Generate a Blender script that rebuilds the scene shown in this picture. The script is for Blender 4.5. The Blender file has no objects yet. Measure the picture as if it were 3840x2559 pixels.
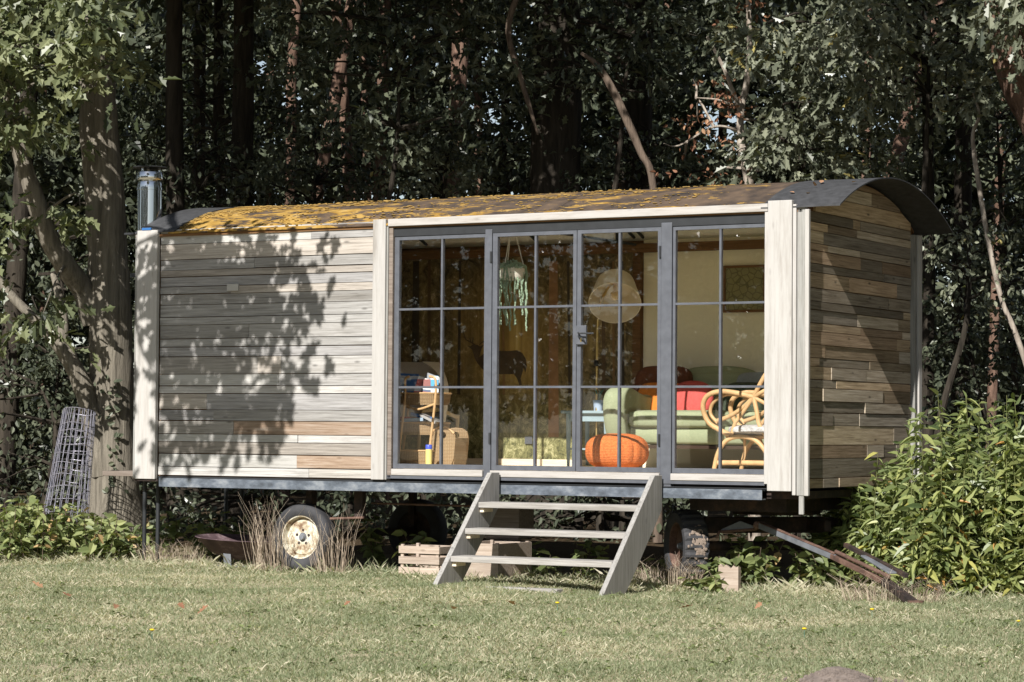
import bpy, math, random
import numpy as np
from mathutils import Vector, Matrix

random.seed(7)
RNG = np.random.default_rng(11)
scene = bpy.context.scene
COL = scene.collection
R = math.radians

# ------------------------------------------------------------------ camera
CAM = Vector((7.484, -17.82, 1.25))
YAW, PITCH, ROLL, FPX = R(29.5), R(2.004), 0.0073, 9331.0
cam_data = bpy.data.cameras.new('camera')
cam_data.sensor_fit = 'HORIZONTAL'
cam_data.sensor_width = 36.0
cam_data.lens = 36.0 * FPX / 3840.0
cam_data.clip_start = 0.1
cam_data.clip_end = 2000.0
cam = bpy.data.objects.new('camera', cam_data)
COL.objects.link(cam)
cam.matrix_world = (Matrix.Translation(CAM) @ Matrix.Rotation(YAW, 4, 'Z')
                    @ Matrix.Rotation(R(90) + PITCH, 4, 'X') @ Matrix.Rotation(ROLL, 4, 'Z'))
scene.camera = cam

# ------------------------------------------------------------------ light
SUN = Vector((-0.13, 1.0, -0.72)).normalized()      # the way the sunlight travels
world = bpy.data.worlds.new('World')
scene.world = world
world.use_nodes = True
wn = world.node_tree
wn.nodes.clear()
sky = wn.nodes.new('ShaderNodeTexSky')
sky.sky_type = 'NISHITA'
sky.sun_disc = False
sky.sun_elevation = R(35.6)
sky.sun_rotation = math.atan2(-SUN.x, -SUN.y)
sky.air_density = 1.0
sky.dust_density = 0.4
sky.ozone_density = 1.5
bg = wn.nodes.new('ShaderNodeBackground')
bg.inputs['Strength'].default_value = 0.052
wo = wn.nodes.new('ShaderNodeOutputWorld')
whs = wn.nodes.new('ShaderNodeHueSaturation')        # white balance of the whole sky
whs.inputs['Saturation'].default_value = 0.62
wn.links.new(sky.outputs[0], whs.inputs['Color'])
wn.links.new(whs.outputs[0], bg.inputs[0])
wn.links.new(bg.outputs[0], wo.inputs[0])
sun_data = bpy.data.lights.new('sun', 'SUN')
sun_data.energy = 4.7
sun_data.angle = R(0.4)
sun_data.color = (1.0, 0.965, 0.91)
sun = bpy.data.objects.new('sun', sun_data)
COL.objects.link(sun)
sun.location = (2, -30, 24)
sun.rotation_euler = SUN.to_track_quat('-Z', 'Y').to_euler()
vs = scene.view_settings
vs.view_transform = 'Standard'
vs.look = 'None'
vs.exposure = 0.88
vs.gamma = 1.0
vs.use_curve_mapping = False
scene.cycles.max_bounces = 9
scene.cycles.diffuse_bounces = 7
scene.cycles.transparent_max_bounces = 12
scene.cycles.use_adaptive_sampling = True
scene.cycles.use_denoising = True

# ------------------------------------------------------------------ helpers
def cam_axes():
    m = cam.matrix_world.to_3x3()
    return m.col[0].copy(), m.col[1].copy(), -m.col[2]
AX = (Matrix.Rotation(YAW, 3, 'Z') @ Matrix.Rotation(R(90) + PITCH, 3, 'X') @ Matrix.Rotation(ROLL, 3, 'Z'))
RT, UPV, FW = AX.col[0].copy(), AX.col[1].copy(), -AX.col[2]

def at(px, py, depth):
    """a measured photo point (2353 px wide view) at its depth in metres -> world"""
    k = 3840.0 / 2353.0
    v = FW + RT * ((px * k - 1920) / FPX) - UPV * ((py * k - 1279.5) / FPX)
    return CAM + v * depth

def tag(o, label=None, cat=None, group=None, kind=None):
    if label: o['label'] = label
    if cat: o['category'] = cat
    if group: o['group'] = group
    if kind: o['kind'] = kind
    return o

WM = {}          # object name -> world matrix of a parent
def thing(name, label, cat, loc=(0, 0, 0), group=None):
    o = bpy.data.objects.new(name, None)
    o.empty_display_size = 0.2
    COL.objects.link(o)
    o.location = loc
    WM[o.name] = Matrix.Translation(Vector(loc))
    return tag(o, label, cat, group)

def link(name, me, parent=None, basis=None):
    o = bpy.data.objects.new(name, me)
    COL.objects.link(o)
    b = basis if basis is not None else Matrix.Identity(4)
    if parent is not None:
        o.parent = parent
        o.matrix_parent_inverse = WM.get(parent.name, Matrix.Identity(4)).inverted()
    o.matrix_basis = b
    WM[o.name] = b.copy()
    return o

class MB:
    """collects faces and builds one mesh"""
    def __init__(s):
        s.v, s.f = [], []
    def add(s, vs_, fs_):
        n = len(s.v)
        s.v += [tuple(p) for p in vs_]
        s.f += [tuple(i + n for i in f) for f in fs_]
        return s
    def box(s, c, d, m=None):
        x, y, z = d[0] / 2, d[1] / 2, d[2] / 2
        p = [Vector(q) for q in ((-x, -y, -z), (x, -y, -z), (x, y, -z), (-x, y, -z), (-x, -y, z), (x, -y, z), (x, y, z), (-x, y, z))]
        if m is not None: p = [m @ q for q in p]
        c = Vector(c)
        return s.add([q + c for q in p], [(0, 3, 2, 1), (4, 5, 6, 7), (0, 1, 5, 4), (1, 2, 6, 5), (2, 3, 7, 6), (3, 0, 4, 7)])
    def bounds(s, a, b):
        return s.box([(a[i] + b[i]) / 2 for i in range(3)], [abs(b[i] - a[i]) for i in range(3)])
    def tube(s, pts, rad, seg=10, cap=True, wob=0.0, flat=1.0):
        pts = [Vector(p) for p in pts]
        if not isinstance(rad, (list, tuple)): rad = [rad] * len(pts)
        rings, ref = [], None
        for i, p in enumerate(pts):
            t = (pts[min(i + 1, len(pts) - 1)] - pts[max(i - 1, 0)]).normalized()
            if ref is None:
                ref = t.orthogonal().normalized()
            else:
                ref = (ref - t * ref.dot(t)).normalized()
            b = t.cross(ref)
            ring = []
            for k in range(seg):
                a = 2 * math.pi * k / seg
                r = rad[i] * (1 + wob * (random.random() - .5))
                ring.append(p + ref * math.cos(a) * r + b * math.sin(a) * r * flat)
            rings.append(ring)
        vs_ = [q for r in rings for q in r]
        fs_ = []
        for i in range(len(rings) - 1):
            for k in range(seg):
                a, b2 = i * seg + k, i * seg + (k + 1) % seg
                fs_.append((a, b2, b2 + seg, a + seg))
        if cap:
            fs_.append(tuple(range(seg - 1, -1, -1)))
            fs_.append(tuple((len(rings) - 1) * seg + k for k in range(seg)))
        return s.add(vs_, fs_)
    def lathe(s, prof, m=None, seg=24, close=False):
        """prof: list of (radius, height) about z"""
        m = m or Matrix.Identity(4)
        vs_ = []
        for r, h in prof:
            for k in range(seg):
                a = 2 * math.pi * k / seg
                vs_.append(m @ Vector((r * math.cos(a), r * math.sin(a), h)))
        fs_ = []
        n = len(prof)
        for i in range(n if close else n - 1):
            j = (i + 1) % n
            for k in range(seg):
                k2 = (k + 1) % seg
                fs_.append((i * seg + k, i * seg + k2, j * seg + k2, j * seg + k))
        return s.add(vs_, fs_)
    def prism(s, poly, vec):
        """polygon (3D points) pushed along vec"""
        n = len(poly)
        p = [Vector(q) for q in poly]
        v = Vector(vec)
        return s.add(p + [q + v for q in p], [tuple(range(n))[::-1], tuple(range(n, 2 * n))] +
                     [(i, (i + 1) % n, n + (i + 1) % n, n + i) for i in range(n)])
    def ball(s, c, r, seg=12, rings=8, m=None):
        c = Vector(c)
        if not isinstance(r, (tuple, list)): r = (r, r, r)
        vs_ = []
        for i in range(1, rings):
            t = math.pi * i / rings
            for k in range(seg):
                a = 2 * math.pi * k / seg
                q = Vector((r[0] * math.sin(t) * math.cos(a), r[1] * math.sin(t) * math.sin(a), r[2] * math.cos(t)))
                vs_.append((m @ q if m is not None else q) + c)
        tp, bt = Vector((0, 0, r[2])), Vector((0, 0, -r[2]))
        if m is not None: tp, bt = m @ tp, m @ bt
        vs_ += [tp + c, bt + c]
        fs_ = []
        for i in range(rings - 2):
            for k in range(seg):
                k2 = (k + 1) % seg
                fs_.append((i * seg + k, (i + 1) * seg + k, (i + 1) * seg + k2, i * seg + k2))
        nt = len(vs_) - 2
        for k in range(seg):
            k2 = (k + 1) % seg
            fs_.append((nt, k, k2))
            fs_.append((nt + 1, (rings - 2) * seg + k2, (rings - 2) * seg + k))
        return s.add(vs_, fs_)
    def mesh(s, name, mat=None, smooth=False, bevel=0.0):
        me = bpy.data.meshes.new(name)
        me.from_pydata(s.v, [], s.f)
        if bevel > 0 or True:
            import bmesh
            bm = bmesh.new()
            bm.from_mesh(me)
            bmesh.ops.recalc_face_normals(bm, faces=bm.faces)
            if bevel > 0:
                ed = [e for e in bm.edges if len(e.link_faces) == 2 and e.calc_face_angle(0) > 0.6]
                bmesh.ops.bevel(bm, geom=ed, offset=bevel, segments=2, affect='EDGES', profile=.5, clamp_overlap=True)
            bm.to_mesh(me)
            bm.free()
        if smooth:
            me.polygons.foreach_set('use_smooth', [True] * len(me.polygons))
            try: me.set_sharp_from_angle(angle=R(40))
            except Exception: pass
        if mat: me.materials.append(mat)
        return me
    def build(s, name, mat, parent=None, smooth=False, bevel=0.0):
        return link(name, s.mesh(name, mat, smooth, bevel), parent)

def bez(pts, n=8):
    """Catmull-Rom through the points"""
    P = [Vector(p) for p in pts]
    P = [P[0] * 2 - P[1]] + P + [P[-1] * 2 - P[-2]]
    out = []
    for i in range(1, len(P) - 2):
        for k in range(n):
            t = k / n
            a, b, c, d = P[i - 1], P[i], P[i + 1], P[i + 2]
            out.append(.5 * ((2 * b) + (c - a) * t + (2 * a - 5 * b + 4 * c - d) * t * t + (3 * b - a - 3 * c + d) * t ** 3))
    out.append(P[-2].copy())
    return out

def lerp_list(vals, n):
    out = []
    for i in range(n):
        u = i / max(n - 1, 1) * (len(vals) - 1)
        k = min(int(u), len(vals) - 2)
        out.append(vals[k] + (vals[k + 1] - vals[k]) * (u - k))
    return out

# ------------------------------------------------------------------ materials
class NT:
    def __init__(s, name):
        s.m = bpy.data.materials.new(name)
        s.m.use_nodes = True
        s.t = s.m.node_tree
        s.t.nodes.clear()
        s.out = s.n('ShaderNodeOutputMaterial')
        s.p = s.n('ShaderNodeBsdfPrincipled')
        s.l(s.p.outputs[0], s.out.inputs[0])
    def n(s, typ, **kw):
        nd = s.t.nodes.new(typ)
        for k, v in kw.items(): setattr(nd, k, v)
        return nd
    def l(s, a, b): s.t.links.new(a, b)
    def set(s, **kw):
        for k, v in kw.items():
            k = k.replace('_', ' ')
            if k in s.p.inputs:
                if isinstance(v, bpy.types.NodeSocket): s.l(v, s.p.inputs[k])
                else: s.p.inputs[k].default_value = v
    def pos(s, scale=(1, 1, 1), rnd=False, obj=False):
        g = s.n('ShaderNodeTexCoord').outputs['Object'] if obj else s.n('ShaderNodeNewGeometry').outputs['Position']
        if rnd:
            oi = s.n('ShaderNodeObjectInfo')
            vm = s.n('ShaderNodeVectorMath', operation='SCALE')
            vm.inputs[0].default_value = (13.7, 7.1, 29.3)
            s.l(oi.outputs['Random'], vm.inputs['Scale'])
            ad = s.n('ShaderNodeVectorMath', operation='ADD')
            s.l(g, ad.inputs[0]); s.l(vm.outputs[0], ad.inputs[1])
            g = ad.outputs[0]
        mp = s.n('ShaderNodeMapping')
        mp.inputs['Scale'].default_value = scale
        s.l(g, mp.inputs['Vector'])
        return mp.outputs[0]
    def noise(s, vec, scale=5, detail=4, rough=.55, dist=0.0):
        nd = s.n('ShaderNodeTexNoise')
        nd.inputs['Scale'].default_value = scale
        nd.inputs['Detail'].default_value = detail
        nd.inputs['Roughness'].default_value = rough
        nd.inputs['Distortion'].default_value = dist
        s.l(vec, nd.inputs['Vector'])
        return nd.outputs['Fac']
    def ramp(s, fac, stops, interp='LINEAR'):
        nd = s.n('ShaderNodeValToRGB')
        nd.color_ramp.interpolation = interp
        el = nd.color_ramp.elements
        while len(el) < len(stops): el.new(.5)
        for e, (p, c) in zip(el, stops):
            e.position = p
            e.color = (c[0], c[1], c[2], 1) if not isinstance(c, (int, float)) else (c, c, c, 1)
        s.l(fac, nd.inputs[0])
        return nd.outputs[0]
    def mix(s, fac, a, b, mode='MIX'):
        nd = s.n('ShaderNodeMix', data_type='RGBA', blend_type=mode)
        for v, i in ((fac, 0), (a, 6), (b, 7)):
            if isinstance(v, bpy.types.NodeSocket): s.l(v, nd.inputs[i])
            elif isinstance(v, (int, float)): nd.inputs[i].default_value = v if i == 0 else (v, v, v, 1)
            else: nd.inputs[i].default_value = (v[0], v[1], v[2], 1)
        return nd.outputs[2]
    def math(s, op, a, b=0.0):
        nd = s.n('ShaderNodeMath', operation=op)
        for v, i in ((a, 0), (b, 1)):
            if isinstance(v, bpy.types.NodeSocket): s.l(v, nd.inputs[i])
            else: nd.inputs[i].default_value = v
        return nd.outputs[0]
    def sep(s, vec):
        nd = s.n('ShaderNodeSeparateXYZ')
        s.l(vec, nd.inputs[0])
        return nd.outputs
    def rand(s): return s.n('ShaderNodeObjectInfo').outputs['Random']
    def bump(s, h, strength=.3, dist=.01):
        b = s.n('ShaderNodeBump')
        b.inputs['Strength'].default_value = strength
        b.inputs['Distance'].default_value = dist
        s.l(h, b.inputs['Height'])
        s.l(b.outputs[0], s.p.inputs['Normal'])

def plain(name, c, rough=.7, metal=0.0, var=.25, scale=8, bump=.0, bscale=60, c2=None, spec=.3):
    t = NT(name)
    v = t.pos()
    n = t.noise(v, scale, 5)
    d = c2 if c2 is not None else tuple(x * (1 - var) for x in c)
    t.set(Base_Color=t.ramp(n, [(.3, d), (.7, c)]), Roughness=rough, Metallic=metal, Specular_IOR_Level=spec)
    if bump: t.bump(t.noise(v, bscale, 4), bump, .004)
    return t.m

def wood(name, dark, mid, light, axis='X', rough=.85, tone=.35, alt=None, across=38, bump=.35, spots=.6):
    """weathered board: grain along one world axis, tone and hue from board to board"""
    t = NT(name)
    sc = {'X': (2.4, across * 1.7, across * 1.7), 'Y': (across * 1.7, 2.4, across * 1.7), 'Z': (across * 1.7, across * 1.7, 2.4)}[axis]
    g = t.noise(t.pos(sc, rnd=True), 1.0, 7, .7, .35)
    big = t.noise(t.pos((2.2, 2.2, 2.2), rnd=True), 1.0, 3)
    c = t.ramp(g, [(.28, dark), (.5, mid), (.74, light)])
    c = t.mix(t.ramp(big, [(.35, 0), (.7, .5)]), c, mid)
    rnd = t.rand()
    if alt:
        n = len(alt)
        c2 = t.ramp(t.math('FRACT', t.math('MULTIPLY', rnd, 7.31)), [(i / n, a) for i, a in enumerate(alt)], 'CONSTANT')
        c = t.mix(.85, c, t.mix(1.0, c, c2, 'MULTIPLY'))
    hs = t.n('ShaderNodeHueSaturation')
    t.l(c, hs.inputs['Color'])
    val = t.math('ADD', t.math('MULTIPLY', rnd, tone), 1 - tone * .55)
    t.l(val, hs.inputs['Value'])
    c = hs.outputs[0]
    # knots and nail stains
    vo = t.n('ShaderNodeTexVoronoi')
    vo.inputs['Scale'].default_value = 1.0
    ksc = {'X': (3.2, 9, 9), 'Y': (9, 3.2, 9), 'Z': (9, 9, 3.2)}[axis]
    t.l(t.pos(ksc, rnd=True), vo.inputs['Vector'])
    k = t.ramp(vo.outputs['Distance'], [(.04, spots), (.13, 0.0)])
    c = t.mix(k, c, t.mix(1.0, dark, .55, 'MULTIPLY'))
    st = t.noise(t.pos({'X': (.9, 7, 7), 'Y': (7, .9, 7), 'Z': (7, 7, .9)}[axis], rnd=True), 1.0, 5, .7)
    c = t.mix(t.ramp(st, [(.52, 0), (.72, .55)]), c, t.mix(1.0, c, (.55, .52, .47), 'MULTIPLY'))
    t.set(Base_Color=c, Roughness=rough, Specular_IOR_Level=.2)
    t.bump(g, bump, .006)
    return t.m

def leafmat(name, stops, rough=.5, trans=.25):
    """leaf tone from each leaf's own random value"""
    t = NT(name)
    a = t.n('ShaderNodeAttribute', attribute_name='lc').outputs['Fac']
    col = t.ramp(a, stops)
    t.set(Base_Color=col, Roughness=rough, Specular_IOR_Level=.35)
    tr = t.n('ShaderNodeBsdfTranslucent')
    t.l(t.mix(1.0, col, (1.0, 1.1, .45), 'MULTIPLY'), tr.inputs['Color'])
    mx = t.n('ShaderNodeMixShader')
    mx.inputs[0].default_value = trans
    t.l(t.p.outputs[0], mx.inputs[1]); t.l(tr.outputs[0], mx.inputs[2])
    t.l(mx.outputs[0], t.out.inputs[0])
    return t.m

def bark(name, dark, light, zs=2.2, xs=14, bump=.8, rough=.95, lichen=None):
    t = NT(name)
    n = t.noise(t.pos((xs, xs, zs)), 1.0, 7, .65, .5)
    c = t.ramp(n, [(.3, dark), (.68, light)])
    if lichen:
        l2 = t.noise(t.pos((1.7, 1.7, 1.2)), 1.0, 4)
        c = t.mix(t.ramp(l2, [(.5, 0), (.62, .7)]), c, lichen)
    t.set(Base_Color=c, Roughness=rough, Specular_IOR_Level=.1)
    t.bump(n, bump, .03)
    return t.m

MAT = {}
MAT['plank'] = wood('weathered_grey_plank', (.115, .108, .099), (.305, .298, .288), (.46, .455, .446), 'X', bump=.2, tone=.5,
                    alt=[(1.12, 1.10, 1.08), (.95, .94, .96), (1.1, 1.0, .90), (1.2, 1.19, 1.18), (.80, .79, .79), (1.0, .95, .89)])
MAT['gable'] = wood('reclaimed_gable_board', (.11, .088, .064), (.33, .285, .225), (.53, .485, .42), 'Y', tone=.85, spots=.75,
                    alt=[(1.25, 1.2, 1.13), (1.2, 1.02, .80), (.72, .62, .52), (1.1, 1.09, 1.08), (1.2, 1.08, .88), (.7, .67, .62), (1.05, .84, .66)])
MAT['pale_x'] = wood('pale_new_timber_level', (.25, .225, .20), (.365, .345, .325), (.42, .405, .39), 'X', tone=.12, bump=.06, across=22, spots=.35)
MAT['pale_z'] = wood('pale_new_timber_upright', (.29, .27, .248), (.375, .36, .342), (.42, .408, .392), 'Z', tone=.12, bump=.05, across=22, spots=.3)
MAT['grey_z'] = wood('grey_upright_timber', (.12, .115, .105), (.25, .245, .23), (.33, .325, .31), 'Z', tone=.1, bump=.2)
MAT['step'] = wood('bleached_step_timber', (.14, .128, .115), (.30, .284, .265), (.40, .387, .37), 'X', tone=.12, bump=.3)
MAT['stringer'] = wood('bleached_stringer_timber', (.12, .113, .104), (.27, .26, .247), (.37, .362, .35), 'Z', tone=.12, bump=.3)
MAT['crate'] = wood('crate_slat_timber', (.17, .125, .09), (.34, .275, .225), (.45, .39, .335), 'X', tone=.3)
MAT['crate_dark'] = wood('old_dark_crate_timber', (.07, .055, .045), (.19, .155, .13), (.30, .26, .23), 'X', tone=.3)
MAT['beam'] = wood('stained_interior_beam', (.07, .035, .015), (.17, .09, .04), (.24, .13, .06), 'X', tone=.15, bump=.1)
MAT['floor'] = wood('interior_floor_board', (.52, .41, .29), (.70, .60, .46), (.79, .70, .57), 'X', tone=.15, bump=.05)
MAT['steel'] = plain('blue_grey_painted_steel', (.100, .106, .122), .38, 0.0, .25, 14, bump=.05)
MAT['steel_dark'] = plain('dark_painted_steel', (.028, .030, .033), .5, 0.0, .3, 9)
def rail_mat():
    t = NT('worn_blue_chassis_paint')
    n = t.noise(t.pos((5, 5, 9)), 1.0, 6, .7)
    n2 = t.noise(t.pos((2.0, 2, 2), ), 1.0, 3)
    c = t.ramp(n, [(.3, (.025, .030, .038)), (.5, (.095, .112, .138)), (.66, (.20, .215, .235)), (.78, (.17, .12, .08))])
    c = t.mix(t.ramp(n2, [(.55, 0), (.70, .5)]), c, (.03, .04, .055))
    t.set(Base_Color=c, Roughness=.55)
    t.bump(n, .3, .004)
    return t.m
MAT['rail'] = rail_mat()
MAT['black'] = plain('near_black_underside', (.012, .011, .010), .9, 0, .3)  # one near-black colour for the whole underfloor
def rust_mat(name, a, b, c3, sc=9):
    t = NT(name)
    n = t.noise(t.pos((sc, sc, sc)), 1.0, 6, .7)
    t.set(Base_Color=t.ramp(n, [(.3, a), (.52, b), (.72, c3)]), Roughness=.8, Specular_IOR_Level=.25)
    t.bump(n, .4, .004)
    return t.m
MAT['rust'] = rust_mat('rusty_iron', (.04, .027, .022), (.115, .066, .05), (.20, .13, .10))
MAT['rust_dark'] = rust_mat('dark_rusty_iron', (.012, .010, .010), (.035, .025, .022), (.09, .05, .035))
MAT['bowl'] = rust_mat('rusty_bowl_iron', (.035, .022, .026), (.085, .055, .06), (.24, .18, .19), 5)
MAT['bar_grey'] = plain('grey_drawbar_paint', (.17, .18, .20), .5, 0, .4, 12, bump=.1)
def felt_mat():
    t = NT('mossy_roof_felt')
    P = t.pos()
    n = t.noise(t.pos((3.6, 9.5, 9.5)), 1.0, 8, .72, .5)
    n2 = t.noise(t.pos((.55, 1.0, 1.0)), 1.0, 3)
    fx = t.ramp(t.math('MULTIPLY', t.math('ADD', t.sep(P)[0], 6.4), 1 / 6.4), [(0.0, .19), (.3, .17), (.5, .13), (.7, .085), (.85, .045), (1, 0.02)])
    n3 = t.math('ADD', t.math('ADD', n, fx), t.math('MULTIPLY', t.math('SUBTRACT', n2, .5), .35))
    felt = t.ramp(t.noise(t.pos((6, 6, 6)), 1, 5), [(.3, (.035, .030, .028)), (.7, (.12, .085, .060))])
    moss = t.ramp(t.noise(t.pos((9, 9, 9)), 1, 4), [(.3, (.22, .12, .02)), (.6, (.40, .25, .065)), (.8, (.47, .34, .16))])
    t.set(Base_Color=t.mix(t.ramp(n3, [(.62, 0), (.67, .9)]), felt, moss), Roughness=.95, Specular_IOR_Level=.1)
    t.bump(n3, .6, .02)
    return t.m
MAT['felt'] = felt_mat()
MAT['bitumen'] = plain('black_bitumen_sheet', (.055, .056, .060), .8, 0, .45, 16, bump=.2)
MAT['bitumen_under'] = MAT['bitumen']
MAT['cream'] = plain('cream_wall_paint', (.83, .78, .60), .75, 0, .05, 2)
MAT['ceiling'] = plain('ivory_ceiling_board', (.84, .81, .71), .7, 0, .04, 2)
def glass_mat():
    t = NT('window_glass')
    lw = t.n('ShaderNodeLayerWeight'); lw.inputs[0].default_value = .5
    sch = t.math('ADD', t.math('MULTIPLY', t.math('POWER', lw.outputs['Facing'], 5.0), .9), .045)
    tr = t.n('ShaderNodeBsdfTransparent'); tr.inputs[0].default_value = (.995, .995, .99, 1)
    gl = t.n('ShaderNodeBsdfGlossy'); gl.inputs['Roughness'].default_value = .008
    mx = t.n('ShaderNodeMixShader')
    t.l(sch, mx.inputs[0]); t.l(tr.outputs[0], mx.inputs[1]); t.l(gl.outputs[0], mx.inputs[2])
    t.l(mx.outputs[0], t.out.inputs[0])
    return t.m
MAT['glass'] = glass_mat()
MAT['chrome'] = plain('polished_flue_steel', (.60, .61, .63), .06, 1.0, .06, 3)
MAT['tyre'] = plain('worn_grey_rubber', (.055, .055, .06), .75, 0, .5, 7, bump=.2)
def rim_mat():
    t = NT('flaking_cream_rim_paint')
    n = t.noise(t.pos((11, 11, 11)), 1.0, 6, .7)
    t.set(Base_Color=t.ramp(n, [(.36, (.16, .09, .05)), (.46, (.40, .34, .24)), (.56, (.58, .55, .46)), (.8, (.66, .64, .57))]), Roughness=.7)
    t.bump(n, .2, .003)
    return t.m
MAT['rim'] = rim_mat()
MAT['mud'] = plain('dried_mud', (.24, .19, .155), .95, 0, .35, 25, bump=.5)

# ------------------------------------------------------------------ the wagon
def onplane(px, py, axis, val):
    """a measured photo point (3840 px wide) on a known plane of the wagon or the ground -> world"""
    v = FW + RT * ((px - 1920) / FPX) - UPV * ((py - 1279.5) / FPX)
    return CAM + v * ((val - CAM[axis]) / v[axis])

UNIT = {}
def unit_mesh(mat):
    if mat.name not in UNIT:
        UNIT[mat.name] = MB().box((0, 0, 0), (1, 1, 1)).mesh('board_' + mat.name, mat)
    return UNIT[mat.name]
def board(name, mat, a, b, parent=None, rot=None):
    c = Vector([(a[i] + b[i]) / 2 for i in range(3)])
    d = [abs(b[i] - a[i]) for i in range(3)]
    m = Matrix.Translation(c)
    if rot is not None: m = m @ rot
    m = m @ Matrix.Diagonal((d[0], d[1], d[2], 1))
    return link(name, unit_mesh(mat), parent, m)
def soft(c, d, m=None, e=.55, seg=24, rings=14, mb=None):
    """cushion-like rounded block"""
    mb = mb or MB()
    sg = lambda x, p: math.copysign(abs(x) ** p, x)
    vs_, fs_ = [], []
    c = Vector(c)
    for i in range(rings + 1):
        t = -math.pi / 2 + math.pi * i / rings
        for k in range(seg):
            a = 2 * math.pi * k / seg
            q = Vector((d[0] / 2 * sg(math.cos(t), e) * sg(math.cos(a), e), d[1] / 2 * sg(math.cos(t), e) * sg(math.sin(a), e), d[2] / 2 * sg(math.sin(t), e)))
            vs_.append((m @ q if m is not None else q) + c)
    for i in range(rings):
        for k in range(seg):
            k2 = (k + 1) % seg
            fs_.append((i * seg + k, i * seg + k2, (i + 1) * seg + k2, (i + 1) * seg + k))
    return mb.add(vs_, fs_)

YC, ZC, RR = 1.22, .605, 2.680                  # roof arc: centre and radius
def arc(y, dz=0.0): return ZC + math.sqrt(max((RR + dz) ** 2 - (y - YC) ** 2, 0))

wagon = thing('shepherd_hut', 'weathered grey timber wagon hut with arched mossy roof and large steel-framed glazing', 'wagon', (-3.25, 1.2, 0))

# floor, walls
fl = MB().bounds((-6.45, .03, .84), (-.05, 2.36, .88)).build('floor', MAT['floor'], wagon)
k = 0
for i in range(15):
    y0 = .06 + i * .153
    board('floor_board', MAT['floor'], (-6.44, y0, .881), (-.06, y0 + .150, .90), fl)
fw_ = MB().bounds((-6.46, .034, .80), (-3.80, .07, 2.97)).build('front_wall', MAT['beam'], wagon)
ZS = [3.0, 2.867, 2.726, 2.633, 2.571, 2.485, 2.417, 2.323, 2.212, 2.144, 2.021, 1.946, 1.86, 1.706, 1.601, 1.533, 1.391, 1.293, 1.176, 1.108, 1.0, .886, .808]
MAT['plank_warm'] = wood('orange_stained_plank', (.12, .07, .04), (.28, .205, .15), (.40, .345, .295), 'X', tone=.2)
MAT['plank_white'] = wood('whitewashed_plank', (.27, .26, .24), (.40, .39, .37), (.47, .465, .45), 'X', tone=.15)
cuts = {0: [-4.60], 2: [-5.2], 5: [-5.45], 9: [-5.25], 12: [-5.15, -4.9], 13: [-4.93], 15: [-5.7], 16: [-5.62], 17: [-5.4], 18: [-4.72], 20: [-4.73], 21: [-4.6]}
for i in range(len(ZS) - 1):
    xs = [-6.222] + sorted(cuts.get(i, [])) + [-3.946]
    for j in range(len(xs) - 1):
        dy = random.uniform(-.005, .005)
        mt = MAT['plank']
        if i in (17,) and j == len(xs) - 2: mt = MAT['plank_warm']
        if i in (20,) and j == len(xs) - 2: mt = MAT['plank_warm']
        if (i, j) in ((20, 0), (0, 0), (18, 0), (13, 0)): mt = MAT['plank_white']
        gap = random.uniform(.003, .0085)
        board('plank', mt, (xs[j] + .0015, dy + .004, ZS[i + 1] + gap), (xs[j + 1] - .0015, dy + .032, ZS[i] - .0012), fw_,
              Matrix.Rotation(R(random.uniform(-.06, .06)), 4, 'Y'))
# the small blocks patched into the wall
board('patch_block', MAT['plank_white'], (-5.48, -.012, 2.44), (-5.36, .01, 2.50), fw_)

# posts and trims of the front
def trim(name, mat, a, b, parent=wagon, bev=.004):
    return MB().bounds(a, b).build(name, mat, parent, bevel=bev)
trim('corner_post', MAT['pale_z'], (-6.455, -.042, .772), (-6.228, .0, 3.0))
trim('corner_trim', MAT['grey_z'], (-6.492, -.02, .78), (-6.458, .05, 2.99))
trim('mid_post', MAT['pale_z'], (-3.942, -.040, .806), (-3.815, .0, 3.012))
rv = MAT['grey_z']
trim('reveal', MAT['crate_dark'], (-3.797, -.012, .82), (-3.757, .075, 2.948))
trim('reveal_batten', rv, (-3.8145, -.022, .806), (-3.798, .05, 2.95))
trim('fascia_board', MAT['pale_x'], (-3.796, -.034, 2.950), (-.302, .004, 3.012))
trim('corner_post', MAT['pale_z'], (-.294, -.048, .778), (-.092, .0, 3.031))
trim('reveal_batten', MAT['pale_z'], (-.330, -.026, .83), (-.296, .06, 2.949))
trim('corner_trim', MAT['pale_z'], (-.0905, -.034, .748), (-.062, .0, 2.998))
trim('corner_trim', MAT['grey_z'], (-.0615, -.012, .745), (.011, .022, 2.985))
trim('corner_trim', MAT['pale_z'], (.012, -.038, .745), (.046, -.004, 2.955))
trim('drain_spout', MAT['grey_z'], (-.045, -.008, .60), (-.005, .018, .744))

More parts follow.
